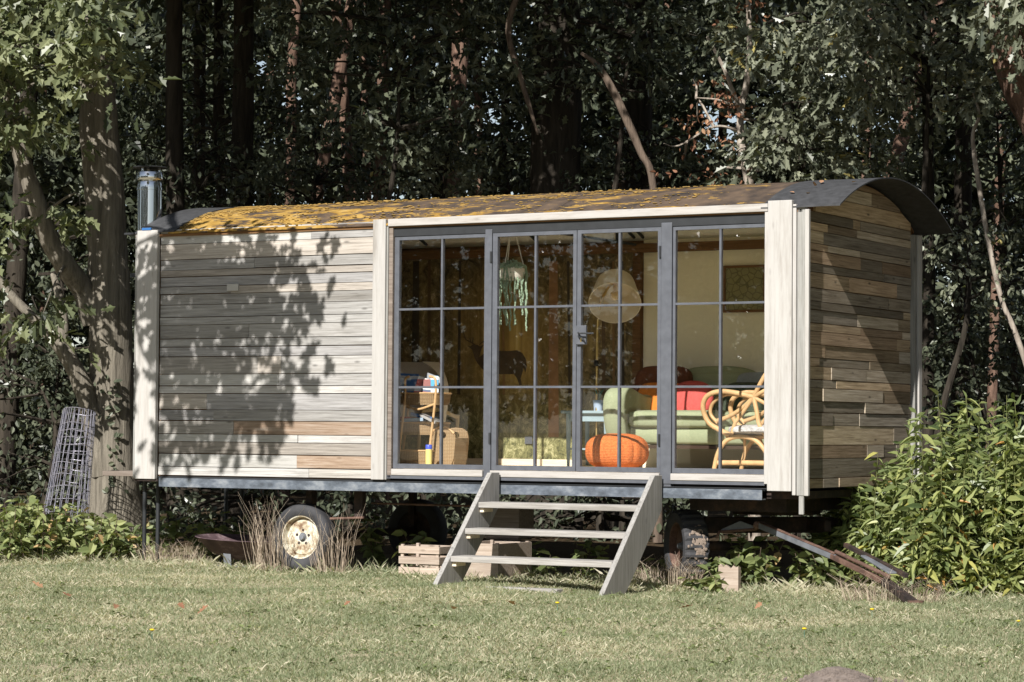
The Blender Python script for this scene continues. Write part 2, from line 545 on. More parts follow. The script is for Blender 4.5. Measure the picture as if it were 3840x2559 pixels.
# gable of reclaimed boards
gw = MB().prism([(-.055, .01, .80), (-.055, 2.40, .80)] + [(-.055, y, arc(y) - .06) for y in np.linspace(2.40, .01, 14)], (.03, 0, 0)).build('gable_wall', MAT['beam'], wagon)
GZ = [3.30, 3.20, 3.09, 2.955, 2.873, 2.808, 2.709, 2.65, 2.551, 2.483, 2.358, 2.254, 2.189, 2.086, 2.021, 1.918, 1.816, 1.748, 1.645, 1.58, 1.476, 1.386, 1.286, 1.132, 1.029, .873, .797]
for i in range(len(GZ) - 1):
    zt, zb = GZ[i] - .002, GZ[i + 1] + random.uniform(.002, .006)
    nj = random.choice((1, 2, 2, 3)) if i > 2 else random.choice((0, 1))
    xs = [.0] + sorted(random.uniform(.25, 2.15) for _ in range(nj)) + [2.318]
    for j in range(len(xs) - 1):
        if xs[j + 1] - xs[j] < .12: continue
        y0, y1 = xs[j] + .002, xs[j + 1] - .002
        px = random.choice((0, .001, .002, .003, .004, .006, .010)) - .006
        if zt < arc(0) - .08:
            board('gable_board', MAT['gable'], (px - .024, y0, zb), (px, y1, zt), gw, Matrix.Rotation(R(random.uniform(-.1, .1)), 4, 'X'))
        else:
            ys = list(np.linspace(y0, y1, 12))
            top = [(px - .024, y, min(zt, arc(y) - .032)) for y in ys]
            if max(t[2] for t in top) <= zb + .01: continue
            ok = [t for t in top if t[2] > zb + .004]
            poly = [(px - .024, ok[0][1], zb), (px - .024, ok[-1][1], zb)] + ok[::-1]
            MB().prism(poly, (.024, 0, 0)).build('gable_board', MAT['gable'], gw)
trim('corner_trim', MAT['grey_z'], (-.02, 2.322, .76), (.034, 2.372, 2.925))  # grey tone puts the roof overhang's shadow on this end post
trim('corner_trim', MAT['grey_z'], (-.02, 2.374, .76), (.020, 2.396, 2.925))
trim('corner_post', MAT['pale_z'], (-.02, 2.398, .74), (.046, 2.47, 2.925))

# roof
def roof_sheet(name, mat, x0, x1, lift, ya, yb, th=.014, par=wagon, nx=8, wave=.0):
    mb = MB()
    ys = np.linspace(ya, yb, 30)
    xs = np.linspace(x0, x1, nx)
    top = [(x, y, arc(y, lift) + wave * math.sin(x * 9 + y * 4)) for x in xs for y in ys]
    bot = [(x, y, arc(y, lift - th) + wave * math.sin(x * 9 + y * 4)) for x in xs for y in ys]
    n, ny = len(top), len(ys)
    f = []
    for i in range(nx - 1):
        for j in range(ny - 1):
            a = i * ny + j
            f += [(a, a + ny, a + ny + 1, a + 1), (n + a, n + a + 1, n + a + ny + 1, n + a + ny)]
        f += [(i * ny, n + i * ny, n + (i + 1) * ny, (i + 1) * ny)]
        f += [(i * ny + ny - 1, (i + 1) * ny + ny - 1, n + (i + 1) * ny + ny - 1, n + i * ny + ny - 1)]
    for j in range(ny - 1):
        f += [(j, j + 1, n + j + 1, n + j), ((nx - 1) * ny + j, n + (nx - 1) * ny + j, n + (nx - 1) * ny + j + 1, (nx - 1) * ny + j + 1)]
    return mb.add(top + bot, f).build(name, mat, par, smooth=True)
deck = roof_sheet('roof', MAT['beam'], -6.50, -.02, -.022, -.012, 2.44, .02)
fx = [-6.10, -4.95, -3.62, -2.25, -1.02, -.33]
for i in range(5):
    roof_sheet('roof_felt', MAT['felt'], fx[i] - .02, fx[i + 1], .0 - .0035 * (i % 2) + .001 * i, -.03, 2.47, .012, deck)
roof_sheet('roof_bitumen_sheet', MAT['bitumen'], -6.49, -6.05, .012, -.03, 2.50, .012, deck, wave=.003)
roof_sheet('roof_bitumen_sheet', MAT['bitumen'], -.36, .30, .008, -.034, 2.53, .010, deck, wave=.0015)
# eave gutter strip at the left end and the blue flashing tape
MB().bounds((-6.60, -.05, 2.965), (-6.495, .03, 2.985)).build('gutter_end', MAT['steel_dark'], wagon, bevel=.004)
MAT['blue'] = plain('blue_tape', (.03, .12, .32), .5, 0, .1)
MB().bounds((-6.40, -.047, 3.001), (-6.30, -.03, 3.022)).build('flashing_tape', MAT['blue'], wagon)

# flue pipe
fx_, fy_ = -6.60, .32
fl_z = 2.62
flue = MB().lathe([(.001, fl_z), (.112, fl_z), (.112, 3.40), (.118, 3.402), (.118, 3.422), (.112, 3.424), (.112, 3.455), (.108, 3.475), (.08, 3.485), (.08, 3.50)], Matrix.Translation((fx_, fy_, 0)), 40).build('flue_pipe', MAT['chrome'], wagon, smooth=True)
MB().lathe([(.075, 3.49), (.118, 3.492), (.120, 3.498), (.120, 3.562), (.116, 3.568), (.07, 3.570)], Matrix.Translation((fx_, fy_, 0)), 40).build('flue_collar', MAT['chrome'], flue, smooth=True)
for a in (.3, 2.4, 4.5):
    MB().bounds((fx_ + .09 * math.cos(a) - .012, fy_ + .09 * math.sin(a) - .003, 3.56), (fx_ + .09 * math.cos(a) + .012, fy_ + .09 * math.sin(a) + .003, 3.608)).build('cap_strut', MAT['chrome'], flue)
MB().lathe([(.001, 3.603), (.155, 3.603), (.160, 3.608), (.156, 3.613), (.001, 3.622)], Matrix.Translation((fx_, fy_, 0)), 40).build('flue_cap', MAT['steel_dark'], flue, smooth=True)
MB().bounds((-6.72, .2, 2.60), (-6.49, .44, 2.64)).build('flue_bracket', MAT['steel_dark'], flue)

# glazing: two fixed windows and a pair of doors
G0, GT = .903, 2.862
BARS = (1.588, 2.246)
def panel(kind, x0, x1, xm, fl_, fr_, y0=.012, y1=.05):
    fb = .040
    mb = MB()
    mb.bounds((x0, y0, G0), (x0 + fl_, y1, GT)).bounds((x1 - fr_, y0, G0), (x1, y1, GT))
    mb.bounds((x0 + fl_, y0, G0), (x1 - fr_, y1, G0 + fb)).bounds((x0 + fl_, y0, GT - .03), (x1 - fr_, y1, GT))
    fr = mb.build(kind, MAT['steel'], wagon)
    ia, ib = x0 + fl_, x1 - fr_
    # glazing bars: upright in one piece, cross bars butt against it
    MB().bounds((xm - .009, y0 + .003, G0 + fb), (xm + .009, y1 - .003, GT - .03)).build('glazing_bar', MAT['steel'], fr)
    for z in BARS:
        for a, b in ((ia, xm - .009), (xm + .009, ib)):
            MB().bounds((a, y0 + .004, z - .009), (b, y1 - .004, z + .009)).build('glazing_bar', MAT['steel'], fr)
    zz = [G0 + fb] + list(BARS) + [GT - .03]
    for i in range(3):
        for a, b in ((ia, xm - .009), (xm + .009, ib)):
            za = zz[i] + (.009 if i else 0); zb = zz[i + 1] - (.009 if i < 2 else 0)
            MB().bounds((a, .030, za), (b, .034, zb)).build('pane', MAT['glass'], fr)
    return fr
panel('window', -3.752, -2.860, -3.287, .045, .012)
d1 = panel('door', -2.790, -2.003, -2.388, .045, .032, .006, .044)
d2 = panel('door', -1.997, -1.240, -1.615, .036, .030, .006, .044)
panel('window', -1.138, -.334, -.727, .022, .012)
MB().bounds((-2.858, -.004, .80), (-2.794, .06, 2.895)).build('door_jamb', MAT['steel'], wagon, bevel=.004)
MB().bounds((-1.236, -.004, .79), (-1.142, .06, 2.895)).build('door_jamb', MAT['steel'], wagon, bevel=.004)
MB().bounds((-3.756, .004, 2.865), (-.332, .075, 2.949)).build('window_header', MAT['steel_dark'], wagon)  # dark steel paints in the shadow of the recess above the frames
for x in (-2.80, -1.245):
    for z in (2.62, 1.12):
        MB().lathe([(.001, 0), (.010, 0), (.010, .09), (.001, .09)], Matrix.Translation((x, -.006, z)), 10).build('hinge', MAT['steel_dark'], d1 if x < -2 else d2, smooth=True)
# lock case with the twisted handle
lx = -1.945
lk = MB().bounds((lx - .045, -.022, 1.93), (lx + .045, .006, 2.085)).build('lock_case', MAT['steel'], d2, bevel=.005)
hd = [(lx - .02, -.03, 2.025), (lx + .0, -.06, 2.022), (lx + .03, -.065, 2.02), (lx + .09, -.062, 2.018), (lx + .135, -.06, 2.018)]
MB().tube(bez(hd, 8), [.006 + .002 * (i % 2) for i in range(33)], 8).build('handle', MAT['steel_dark'], d2, smooth=True)
MB().tube(bez([(lx - .02, -.03, 2.0), (lx, -.05, 1.99), (lx + .03, -.055, 1.98), (lx + .05, -.05, 1.955)], 5), .006, 8).build('handle', MAT['steel_dark'], d2, smooth=True)
MAT['brass'] = plain('brass', (.62, .45, .18), .35, 1.0, .1)
MB().bounds((lx - .006, -.0245, 1.952), (lx + .006, -.0225, 1.982)).build('keyhole', MAT['brass'], d2)

# sill boards and the strips below
for a, b in ((-3.752, -2.862), (-2.790, -1.238), (-1.138, -.299)):
    trim('sill_board', MAT['pale_x'], (a, -.020, .846), (b, .035, .8995))
MB().bounds((-3.80, -.012, .818), (-.33, .03, .8455)).build('sill_strip', MAT['steel'], wagon)
MB().bounds((-3.80, -.018, .790), (-.30, -.004, .7975)).build('sill_flashing', MAT['steel_dark'], wagon)
MB().bounds((-6.22, .0, .786), (-3.82, .03, .800)).build('plank_shadow_strip', MAT['steel_dark'], wagon)  # dark strip standing for the shadow beneath the planks
# chassis
MB().bounds((-6.20, -.014, .706), (-.35, -.006, .784)).bounds((-6.20, -.006, .706), (-.35, .06, .714)).bounds((-6.20, -.006, .774), (-.35, .06, .784)).build('chassis_rail', MAT['rail'], wagon)
MB().bounds((-6.20, 2.20, .712), (-.20, 2.27, .79)).build('chassis_rail', MAT['steel_dark'], wagon)
for x in (-5.9, -4.85, -3.6, -2.3, -1.0, -.3):
    MB().bounds((x - .03, .12, .72), (x + .03, 2.20, .78)).build('cross_member', MAT['steel_dark'], wagon)
MB().bounds((-.348, .075, .715), (-.06, 2.27, .775)).build('cross_member', MAT['rust_dark'], wagon)
MB().bounds((-6.45, .05, .80), (-.06, 2.38, .835)).build('underfloor', MAT['black'], wagon)
MB().bounds((-6.90, .06, .790), (-6.50, 2.1, .835)).build('tail_board', MAT['crate_dark'], wagon, bevel=.004)
MB().bounds((-6.47, -.02, .752), (-6.21, .04, .7715)).build('post_foot', MAT['rust_dark'], wagon)
for (px, py, y) in ((540, 2100, .28), (590, 2100, .28), (845, 2090, 2.05), (905, 2090, 2.05)):
    p = onplane(px, py, 1, y)
    MB().tube([(p.x, y, -.03), (p.x, y, .80)], .019, 10).build('support_leg', MAT['steel_dark'], wagon, smooth=True)
# drop posts of the rear spring and the brake rod
p = onplane(1350, 1900, 1, .30)
MB().bounds((p.x - .045, .27, .46), (p.x + .045, .33, .715)).build('spring_hanger', MAT['rust_dark'], wagon, bevel=.006)
MB().tube([(p.x - .28, .26, .452), (p.x + .06, .27, .468)], .011, 8).build('spring_leaf', MAT['rust'], wagon)
MB().tube(bez([(p.x + .04, .42, .59), (-3.2, .5, .585), (-2.3, .55, .60)], 6), .009, 8).build('brake_rod', MAT['rust'], wagon)

# wheels
def wheel(c, ax, rad, w, tread=False, rmat='rim'):
    ax = Vector(ax).normalized()
    m = Matrix.Translation(c) @ ax.to_track_quat('Z', 'Y').to_matrix().to_4x4()
    rr = rad * .63
    rim = MB().lathe([(.001, w * .16), (.05, w * .17), (.10, w * .155), (rr * .80, w * .17), (rr * .84, w * .10), (rr * .90, w * .06), (rr * .92, w * .22), (rr * .97, w * .40), (rr * 1.03, w * .43), (rr * 1.03, -w * .4), (rr * .9, -w * .3), (.001, -w * .3)], m, 40).build('wheel', MAT[rmat], wagon, smooth=True)
    prof = [(rr * .99, w * .40), (rr * 1.08, w * .485), (rad * .78, w * .54), (rad * .90, w * .52), (rad * .965, w * .44), (rad * .992, w * .33), (rad, w * .12), (rad, -w * .12), (rad * .992, -w * .33), (rad * .965, -w * .44), (rad * .90, -w * .52), (rad * .78, -w * .54), (rr * .99, -w * .42)]
    seg = 96 if tread else 56
    mb = MB()
    vs_, fs_ = [], []
    for r, h in prof:
        for k in range(seg):
            a = 2 * math.pi * k / seg
            q = r
            if tread and r > rad * .955 and (k // 2) % 2: q = r - rad * .045
            vs_.append(m @ Vector((q * math.cos(a), q * math.sin(a), h)))
    for i in range(len(prof) - 1):
        for k in range(seg):
            k2 = (k + 1) % seg
            fs_.append((i * seg + k, i * seg + k2, (i + 1) * seg + k2, (i + 1) * seg + k))
    mb.add(vs_, fs_).build('tyre', MAT['tyre'], rim, smooth=not tread)
    MB().lathe([(.001, w * .36), (.022, w * .355), (.026, w * .30), (.028, w * .17), (.06, w * .165)], m, 20).build('hub', MAT['bar_grey'], rim, smooth=True)
    for j in range(5):
        a = 2 * math.pi * j / 5 + .3
        q = m @ Matrix.Translation((.062 * math.cos(a), .062 * math.sin(a), w * .165))
        MB().lathe([(.001, .003), (.013, .003), (.013, -.004)], q, 10).build('bolt_hole', MAT['rust_dark'], rim)
    return rim
wheel((-4.80, .24, .285), (.05, -1, .04), .293, .17)
wheel((-4.80, 2.12, .285), (0, 1, 0), .293, .17, rmat='rust_dark')
MB().tube([(-4.80, .3, .285), (-4.80, 2.1, .285)], .035, 12).build('axle', MAT['rust_dark'], wagon)
MB().bounds((-4.83, .30, .30), (-4.77, .38, .70)).build('spring_hanger', MAT['rust_dark'], wagon)
MB().bounds((-4.83, 2.0, .30), (-4.77, 2.06, .70)).build('spring_hanger', MAT['rust_dark'], wagon)
# steered front axle with the drawbar
piv = Vector((-.72, 1.12, 0))
dd = Vector((.70, -.714, 0)).normalized()        # the way the drawbar points
aa = Vector((dd.y, -dd.x, 0))                    # axle towards the near wheel
near = piv + aa * .78
far = piv - aa * .78
wheel((near.x, near.y, .30), aa, .300, .20, True, 'rust')
wheel((far.x, far.y, .30), -aa, .300, .20, True, 'rust')
rot = Matrix.Rotation(math.atan2(dd.y, dd.x), 3, 'Z')
MB().tube([near + Vector((0, 0, .30)), far + Vector((0, 0, .30))], .04, 12).build('axle', MAT['rust_dark'], wagon)
MB().box(piv + Vector((0, 0, .47)), (.10, 1.28, .13), rot).build('axle_beam', MAT['rust_dark'], wagon, bevel=.006)
MB().lathe([(.001, .56), (.36, .56), (.36, .60), (.001, .60)], Matrix.Translation(piv), 28).build('turntable', MAT['rust_dark'], wagon, smooth=True)
MB().bounds((piv.x - .42, .35, .60), (piv.x + .42, 1.85, .712)).build('turntable_frame', MAT['rust_dark'], wagon)
for s in (-1, 1):
    c = piv - aa * (-.28 * s) + dd * .12 + Vector((0, 0, .475))
    MB().box(c, (.62, .06, .09), rot).build('fore_carriage_arm', MAT['rust_dark'], wagon, bevel=.004)
# bracket plate and the long draw bar
b0 = onplane(2850, 1972, 1, .55)
b1 = onplane(3135, 2092, 1, -.05)
b2 = onplane(3330, 2188, 1, -.46)
b3 = onplane(3425, 2262, 1, -.72)
def flat_bar(p, q, w, h, mat, name, lift=0):
    t = (q - p).normalized()
    side = t.cross(Vector((0, 0, 1))).normalized()
    up = side.cross(t)
    m = Matrix((t, side, up)).transposed()
    return MB().box((p + q) / 2 + up * lift, ((q - p).length, w, h), m).build(name, mat, wagon, bevel=.004)
flat_bar(b0, b1, .034, .046, MAT['bar_grey'], 'drawbar')
flat_bar(b0 + Vector((0, 0, .028)), b1 + Vector((0, 0, .028)), .042, .008, MAT['rust'], 'drawbar_flange')
flat_bar(b1 - (b1 - b0).normalized() * .05, b2, .045, .04, MAT['rust'], 'drawbar_tip')
MB().tube([b1 + Vector((0, 0, .045)), b2 + Vector((.02, -.03, .05))], .016, 10).build('drawbar_pipe', MAT['rust'], wagon, smooth=True)
flat_bar(b2 - (b2 - b1).normalized() * .04, b3, .065, .05, MAT['rust_dark'], 'coupling')
MB().lathe([(.03, -.02), (.06, -.02), (.06, .02), (.03, .02)], Matrix.Translation(b3 + Vector((.03, -.03, .0))), 18, close=True).build('coupling_ring', MAT['rust'], wagon, smooth=True)
c0 = onplane(3170, 2044, 1, .35); c1 = onplane(3400, 2160, 1, -.30)
flat_bar(c0, c1, .035, .035, MAT['rust_dark'], 'drawbar')
c2 = onplane(3245, 2085, 1, .1); c3 = onplane(3350, 2150, 1, -.25)
flat_bar(c2, c3, .08, .015, MAT['bar_grey'], 'drawbar_plate')
MB().ball(b0 + Vector((-.03, 0, .0)), (.03, .03, .035), 10, 8).build('pivot_bolt', MAT['rust'], wagon, smooth=True)
q0 = onplane(2705, 1995, 1, .58); q1 = onplane(2775, 1955, 1, .58); q2 = onplane(2838, 1985, 1, .58)
MB().prism([q0, q2, q2 + Vector((0, 0, .015)), q1, q0 + Vector((0, 0, .02))], (0, .02, 0)).build('bracket_plate', MAT['bar_grey'], wagon)
MB().tube([q0 + Vector((-.03, -.03, -.05)), q0 + Vector((-.01, -.02, .0)), q0 + Vector((.05, -.01, .004)), q2], .012, 8).build('bracket_plate', MAT['rust'], wagon)
# mud stuck on the near front tyre
mud = MB()
mm = Matrix.Translation((near.x, near.y, .30)) @ aa.to_track_quat('Z', 'Y').to_matrix().to_4x4()
fm = mm.inverted() @ Vector((CAM.x, CAM.y, .45))
fa = math.atan2(fm.y, fm.x)
for i in range(110):
    a = fa + random.gauss(.1, .25); h = random.gauss(-.01, .03)
    c = mm @ Vector((.296 * math.cos(a), .296 * math.sin(a), h))
    qm = (mm.to_3x3() @ Matrix.Rotation(a, 3, 'Z'))
    mud.ball(c, (.004, random.uniform(.006, .018), random.uniform(.006, .018)), 8, 5, qm)
tag(mud.build('dried_mud', MAT['mud'], wagon, smooth=True), kind='stuff')

# interior shell
MB().bounds((-2.555, 2.335, .88), (-.055, 2.36, 2.96)).build('back_wall_panel', MAT['cream'], wagon)
MB().bounds((-6.45, 2.362, .80), (-.055, 2.40, 2.96)).build('back_wall', MAT['beam'], wagon)
MB().bounds((-.075, .07, .88), (-.057, 2.33, 2.97)).build('end_wall_panel', MAT['cream'], wagon)
ew = [(-6.47, .01, .80), (-6.47, 2.40, .80)] + [(-6.47, y, arc(y) - .05) for y in np.linspace(2.40, .01, 14)]
MB().prism(ew, (.02, 0, 0)).build('end_wall', MAT['cream'], wagon)
ce = MB()
ys = np.linspace(.02, 2.39, 22)
ce.add([(x, y, arc(y, -.065)) for x in (-6.44, -.06) for y in ys] + [(x, y, arc(y, -.055)) for x in (-6.44, -.06) for y in ys],
       [(j, 22 + j, 23 + j, j + 1) for j in range(21)] + [(44 + j, 45 + j, 67 + j, 66 + j) for j in range(21)] + [(0, 44, 66, 22), (21, 43, 87, 65)])
ce.build('ceiling', MAT['ceiling'], wagon, smooth=True)
MB().bounds((-6.44, 2.27, 2.845), (-.08, 2.334, 2.925)).build('wall_plate', MAT['beam'], wagon)
MB().bounds((-6.44, .075, 2.85), (-.08, .12, 2.93)).build('wall_plate', MAT['steel_dark'], wagon)
MB().bounds((-2.635, 2.275, .90), (-2.56, 2.334, 2.844)).build('wall_stud', MAT['beam'], wagon)
MB().bounds((-6.44, 2.30, .90), (-2.636, 2.333, .965)).build('skirting_board', MAT['floor'], wagon)
for x in (-4.82, -3.63, -2.62, -2.53, -1.10, -5.9):
    pts = [(x, y, arc(y, -.085)) for y in np.linspace(.14, 2.27, 14)]
    MB().tube(pts, .014, 6).build('roof_rib', MAT['steel_dark'], wagon)
pA = onplane(2040, 866, 1, 1.6); pB = onplane(2385, 918, 1, 2.25)
MB().tube([pA, pB], .012, 6).build('roof_tie', MAT['steel_dark'], wagon)
pC = onplane(2315, 860, 1, 2.0); pD = onplane(2315, 908, 1, 2.05)
MB().bounds((pC.x - .012, pC.y - .012, pD.z), (pC.x + .012, pC.y + .012, arc(pC.y, -.07))).build('roof_tie', MAT['steel_dark'], wagon)
MAT['white_plastic'] = plain('white_plastic', (.7, .7, .68), .4, 0, .05)
sp = onplane(1983, 1652, 1, 2.33)
MB().bounds((sp.x - .04, 2.320, sp.z - .035), (sp.x + .04, 2.333, sp.z + .035)).build('wall_socket', MAT['steel'], wagon, bevel=.004)

# the printed forest mural on the back wall
def mural_mat():
    t = NT('forest_photo_mural_print')
    P = t.pos()
    x, y, z = t.sep(P)
    trunk = t.noise(t.pos((7.5, 1, .35)), 1.0, 4, .6, .4)
    leaf = t.noise(t.pos((11, 1, 9)), 1.0, 8, .78, 1.2)
    mid = t.noise(t.pos((3.4, 1, 2.2)), 1.0, 4)
    # the print's pale clearing round the deer
    dx = t.math('SUBTRACT', x, -3.95); dz = t.math('MULTIPLY', t.math('SUBTRACT', z, 2.0), .9)
    rr = t.math('SQRT', t.math('ADD', t.math('MULTIPLY', dx, dx), t.math('MULTIPLY', dz, dz)))
    glow = t.ramp(rr, [(.05, 1), (.75, 0)])
    base = t.ramp(trunk, [(.38, (.08, .055, .026)), (.5, (.30, .20, .07)), (.62, (.62, .46, .16)), (.75, (.85, .74, .44))])
    dark = t.ramp(leaf, [(.40, (.045, .035, .020)), (.56, (.20, .155, .075)), (.70, (.66, .56, .36))])
    c = t.mix(t.math('MULTIPLY', glow, .9), dark, t.mix(.4, base, (.60, .40, .09)))
    c = t.mix(t.ramp(mid, [(.42, .0), (.6, .35)]), c, base)
    undergrowth = t.ramp(leaf, [(.36, (.035, .038, .018)), (.5, (.17, .165, .07)), (.64, (.48, .45, .25)), (.8, (.70, .67, .50))])
    low = t.ramp(z, [(.30, 1), (.55, 0)])
    lo = t.n('ShaderNodeMapRange')
    lo.inputs[1].default_value = 1.25; lo.inputs[2].default_value = 1.72; lo.inputs[3].default_value = 1.0; lo.inputs[4].default_value = 0.0
    t.l(z, lo.inputs[0])
    c = t.mix(lo.outputs[0], c, undergrowth)
    t.set(Base_Color=c, Roughness=.6, Specular_IOR_Level=.2)
    return t.m
mural = MB().bounds((-6.44, 2.338, .966), (-2.637, 2.352, 2.844)).build('mural', mural_mat())
tag(mural, 'forest photo mural with golden light and a stag on the back wall', 'mural')
def ink(name, c): return plain(name, c, .6, 0, .35, 14)
deer = [(1752, 1296), (1764, 1300), (1772, 1292), (1790, 1294), (1800, 1300), (1814, 1294), (1806, 1306), (1802, 1322), (1797, 1340), (1822, 1322), (1870, 1316), (1905, 1317), (1938, 1314), (1958, 1324), (1971, 1345), (1975, 1372), (1970, 1398), (1964, 1380), (1958, 1400), (1952, 1420), (1957, 1445), (1948, 1446), (1938, 1418), (1926, 1404), (1880, 1404), (1842, 1400), (1838, 1440), (1830, 1440), (1828, 1398), (1806, 1382), (1790, 1362), (1780, 1345), (1776, 1330), (1770, 1312)]
MB().prism([onplane(a, b, 1, 2.3365) for a, b in deer], (0, .001, 0)).build('stag_print', ink('stag_brown_ink', (.10, .068, .040)), mural)
ant = MB()
for pts in ([(1782, 1294), (1765, 1284), (1748, 1275), (1740, 1262)], [(1748, 1275), (1736, 1245), (1738, 1230)], [(1798, 1294), (1806, 1286), (1818, 1280), (1826, 1268)], [(1765, 1284), (1762, 1268)], [(1772, 1288), (1774, 1266)]):
    ant.tube([onplane(a, b, 1, 2.3362) for a, b in pts], .0055, 5)
ant.build('antler_print', ink('antler_brown_ink', (.12, .075, .035)), mural)
for i, (px, w) in enumerate(((1560, 26), (1610, 12), (1655, 9), (1725, 10), (1830, 14), (2075, 34), (2130, 9), (2262, 12), (2300, 7), (2330, 15), (1500, 14), (1885, 8))):
    a = onplane(px, 980, 1, 2.3366); b = onplane(px + random.uniform(-10, 10), 1480 if w < 20 else 1640, 1, 2.3366)
    hw = w * .0026 / 2
    MB().add([(b.x - hw * 1.25, 2.3366, b.z), (b.x + hw * 1.25, 2.3366, b.z), (a.x + hw, 2.3366, min(a.z, 2.843)), (a.x - hw, 2.3366, min(a.z, 2.843)),
              (b.x - hw * 1.25, 2.3376, b.z), (b.x + hw * 1.25, 2.3376, b.z), (a.x + hw, 2.3376, min(a.z, 2.843)), (a.x - hw, 2.3376, min(a.z, 2.843))],
             [(0, 1, 2, 3), (4, 7, 6, 5), (0, 4, 5, 1), (2, 6, 7, 3), (1, 5, 6, 2), (0, 3, 7, 4)]).build('trunk_print', ink('trunk_ink_%d' % (i % 3), ((.06, .044, .03), (.14, .09, .045), (.26, .15, .06))[i % 3] if px != 2075 else (.34, .19, .09)), mural)

# ------------------------------------------------------------------ steps
st = thing('wooden_steps', 'bleached open wooden steps with three treads leading up to the glazed doors', 'steps', (-1.95, -.6, 0))
for x in (-2.722, -1.238):
    poly = [(x, -.178, .885), (x, -.045, .885), (x, -.045, .61), (x, -.62, .03), (x, -.70, -.03), (x, -1.06, -.05), (x, -1.07, -.03)]
    MB().prism(poly, (.042, 0, 0)).build('stringer', MAT['stringer'], st, bevel=.004)
for (z, y) in ((.650, -.385), (.445, -.595), (.232, -.815)):
    MB().bounds((-2.678, y - .01, z - .046), (-1.240, y + .22, z)).build('tread', MAT['step'], st, bevel=.005)
    for xa in (-2.678, -1.275):
        MB().bounds((xa, y + .02, z - .082), (xa + .034, y + .17, z - .047)).build('cleat', MAT['floor'], st)
# foot board lying in the grass
o = MB().bounds((-2.25, -1.00, -.012), (-1.62, -.90, .016)).build('foot_board', MAT['step'], bevel=.004)
tag(o, 'grey board lying flat in the grass under the wooden steps', 'board')

# ------------------------------------------------------------------ crates
def crate(name, label, c, d, rows, rot, mat, gap=.25, ends=True):
    t = thing(name, label, 'crate', c, 'wooden crates under the wagon')
    m3 = Matrix.Rotation(rot, 3, 'Z')
    def b(nm, lc, ld):
        o = MB().box(Vector(c) + m3 @ Vector(lc), ld, m3).build(nm, mat, t, bevel=.003)
    L, W, H = d
    h = H / rows
    for i in range(rows):
        z = h * (i + .5)
        for s in (-1, 1):
            b('slat', (0, s * (W / 2 - .006), z), (L, .012, h * (1 - gap)))
            b('slat', (s * (L / 2 - .006), 0, z), (.012, W - .026, h * (1 - gap)))
    for sx in (-1, 1):
        for sy in (-1, 1):
            b('corner_block', (sx * (L / 2 - .027), sy * (W / 2 - .027), H / 2), (.028, .028, H))
    for i in range(4):
        b('bottom_slat', (0, -W / 2 + W * (i + .5) / 4, .008), (L - .03, W / 5, .012))
    return t
a = onplane(1592, 2150, 1, .16)
crate('slatted_crate', 'pale slatted wooden crate with open gaps beside the steps', (-3.50, .18, .0), (.40, .30, .265), 3, .0, MAT['crate'], .3)
crate('wooden_crate', 'grey wooden crate standing on the grass behind the treads of the steps', (-2.92, .30, .0), (.40, .55, .30), 2, -.02, MAT['crate'], .08)
crate('upturned_crate', 'weathered crate stood on end behind the steps', (-3.02, .72, .30), (.34, .26, .30), 1, .0, MAT['crate_dark'], .1)
ua = bpy.data.objects['upturned_crate']
# ------------------------------------------------------------------ fire bowl
fb = thing('fire_bowl', 'rusty shallow fire bowl on grey strap legs beside the rear wheel', 'fire bowl', (-5.63, .42, 0))
MB().lathe([(.001, .055), (.14, .065), (.27, .125), (.385, .238), (.405, .248), (.40, .253), (.26, .14), (.14, .08), (.001, .07)], Matrix.Translation((-5.63, .42, .0)) @ Matrix.Rotation(R(3), 4, 'Y'), 40).build('bowl', MAT['bowl'], fb, smooth=True)
for a in (-1.35, .75, 2.85):
    ca, sa = math.cos(a), math.sin(a)
    p0 = Vector((-5.63 + .27 * ca, .42 + .27 * sa, .17)); p1 = Vector((-5.63 + .24 * ca, .42 + .24 * sa, 0))
    side = Vector((-sa, ca, 0))
    MB().prism([p0 - side * .035, p0 + side * .035, p1 + side * .035, p1 - side * .035], Vector((ca, sa, 0)) * .006).build('leg', MAT['bar_grey'], fb)
MB().lathe([(.20, .004), (.26, .004), (.26, .012), (.20, .012)], Matrix.Translation((-5.63, .42, 0)), 30, close=True).build('base_ring', MAT['bar_grey'], fb, smooth=True)

# ------------------------------------------------------------------ leaning post stub
sp_ = onplane(2735, 2185, 1, .02)
mb = MB()
n = 9
top = [.185, .20, .175, .195, .18, .165, .19, .175, .185]
vs_ = []
for i in range(n):
    x = sp_.x - .085 + .17 * i / (n - 1)
    vs_ += [(x, .0, -.05), (x, .0, top[i]), (x, .05, top[i] - .01), (x, .05, -.05)]
fs_ = []
for i in range(n - 1):
    for j in range(4):
        fs_.append((i * 4 + j, i * 4 + (j + 1) % 4, (i + 1) * 4 + (j + 1) % 4, (i + 1) * 4 + j))
fs_ += [(3, 2, 1, 0), tuple((n - 1) * 4 + j for j in range(4))]
o = mb.add(vs_, fs_).build('board_stub', MAT['crate'])
tag(o, 'short weathered board stub stuck upright in the grass near the turned front wheel', 'board')

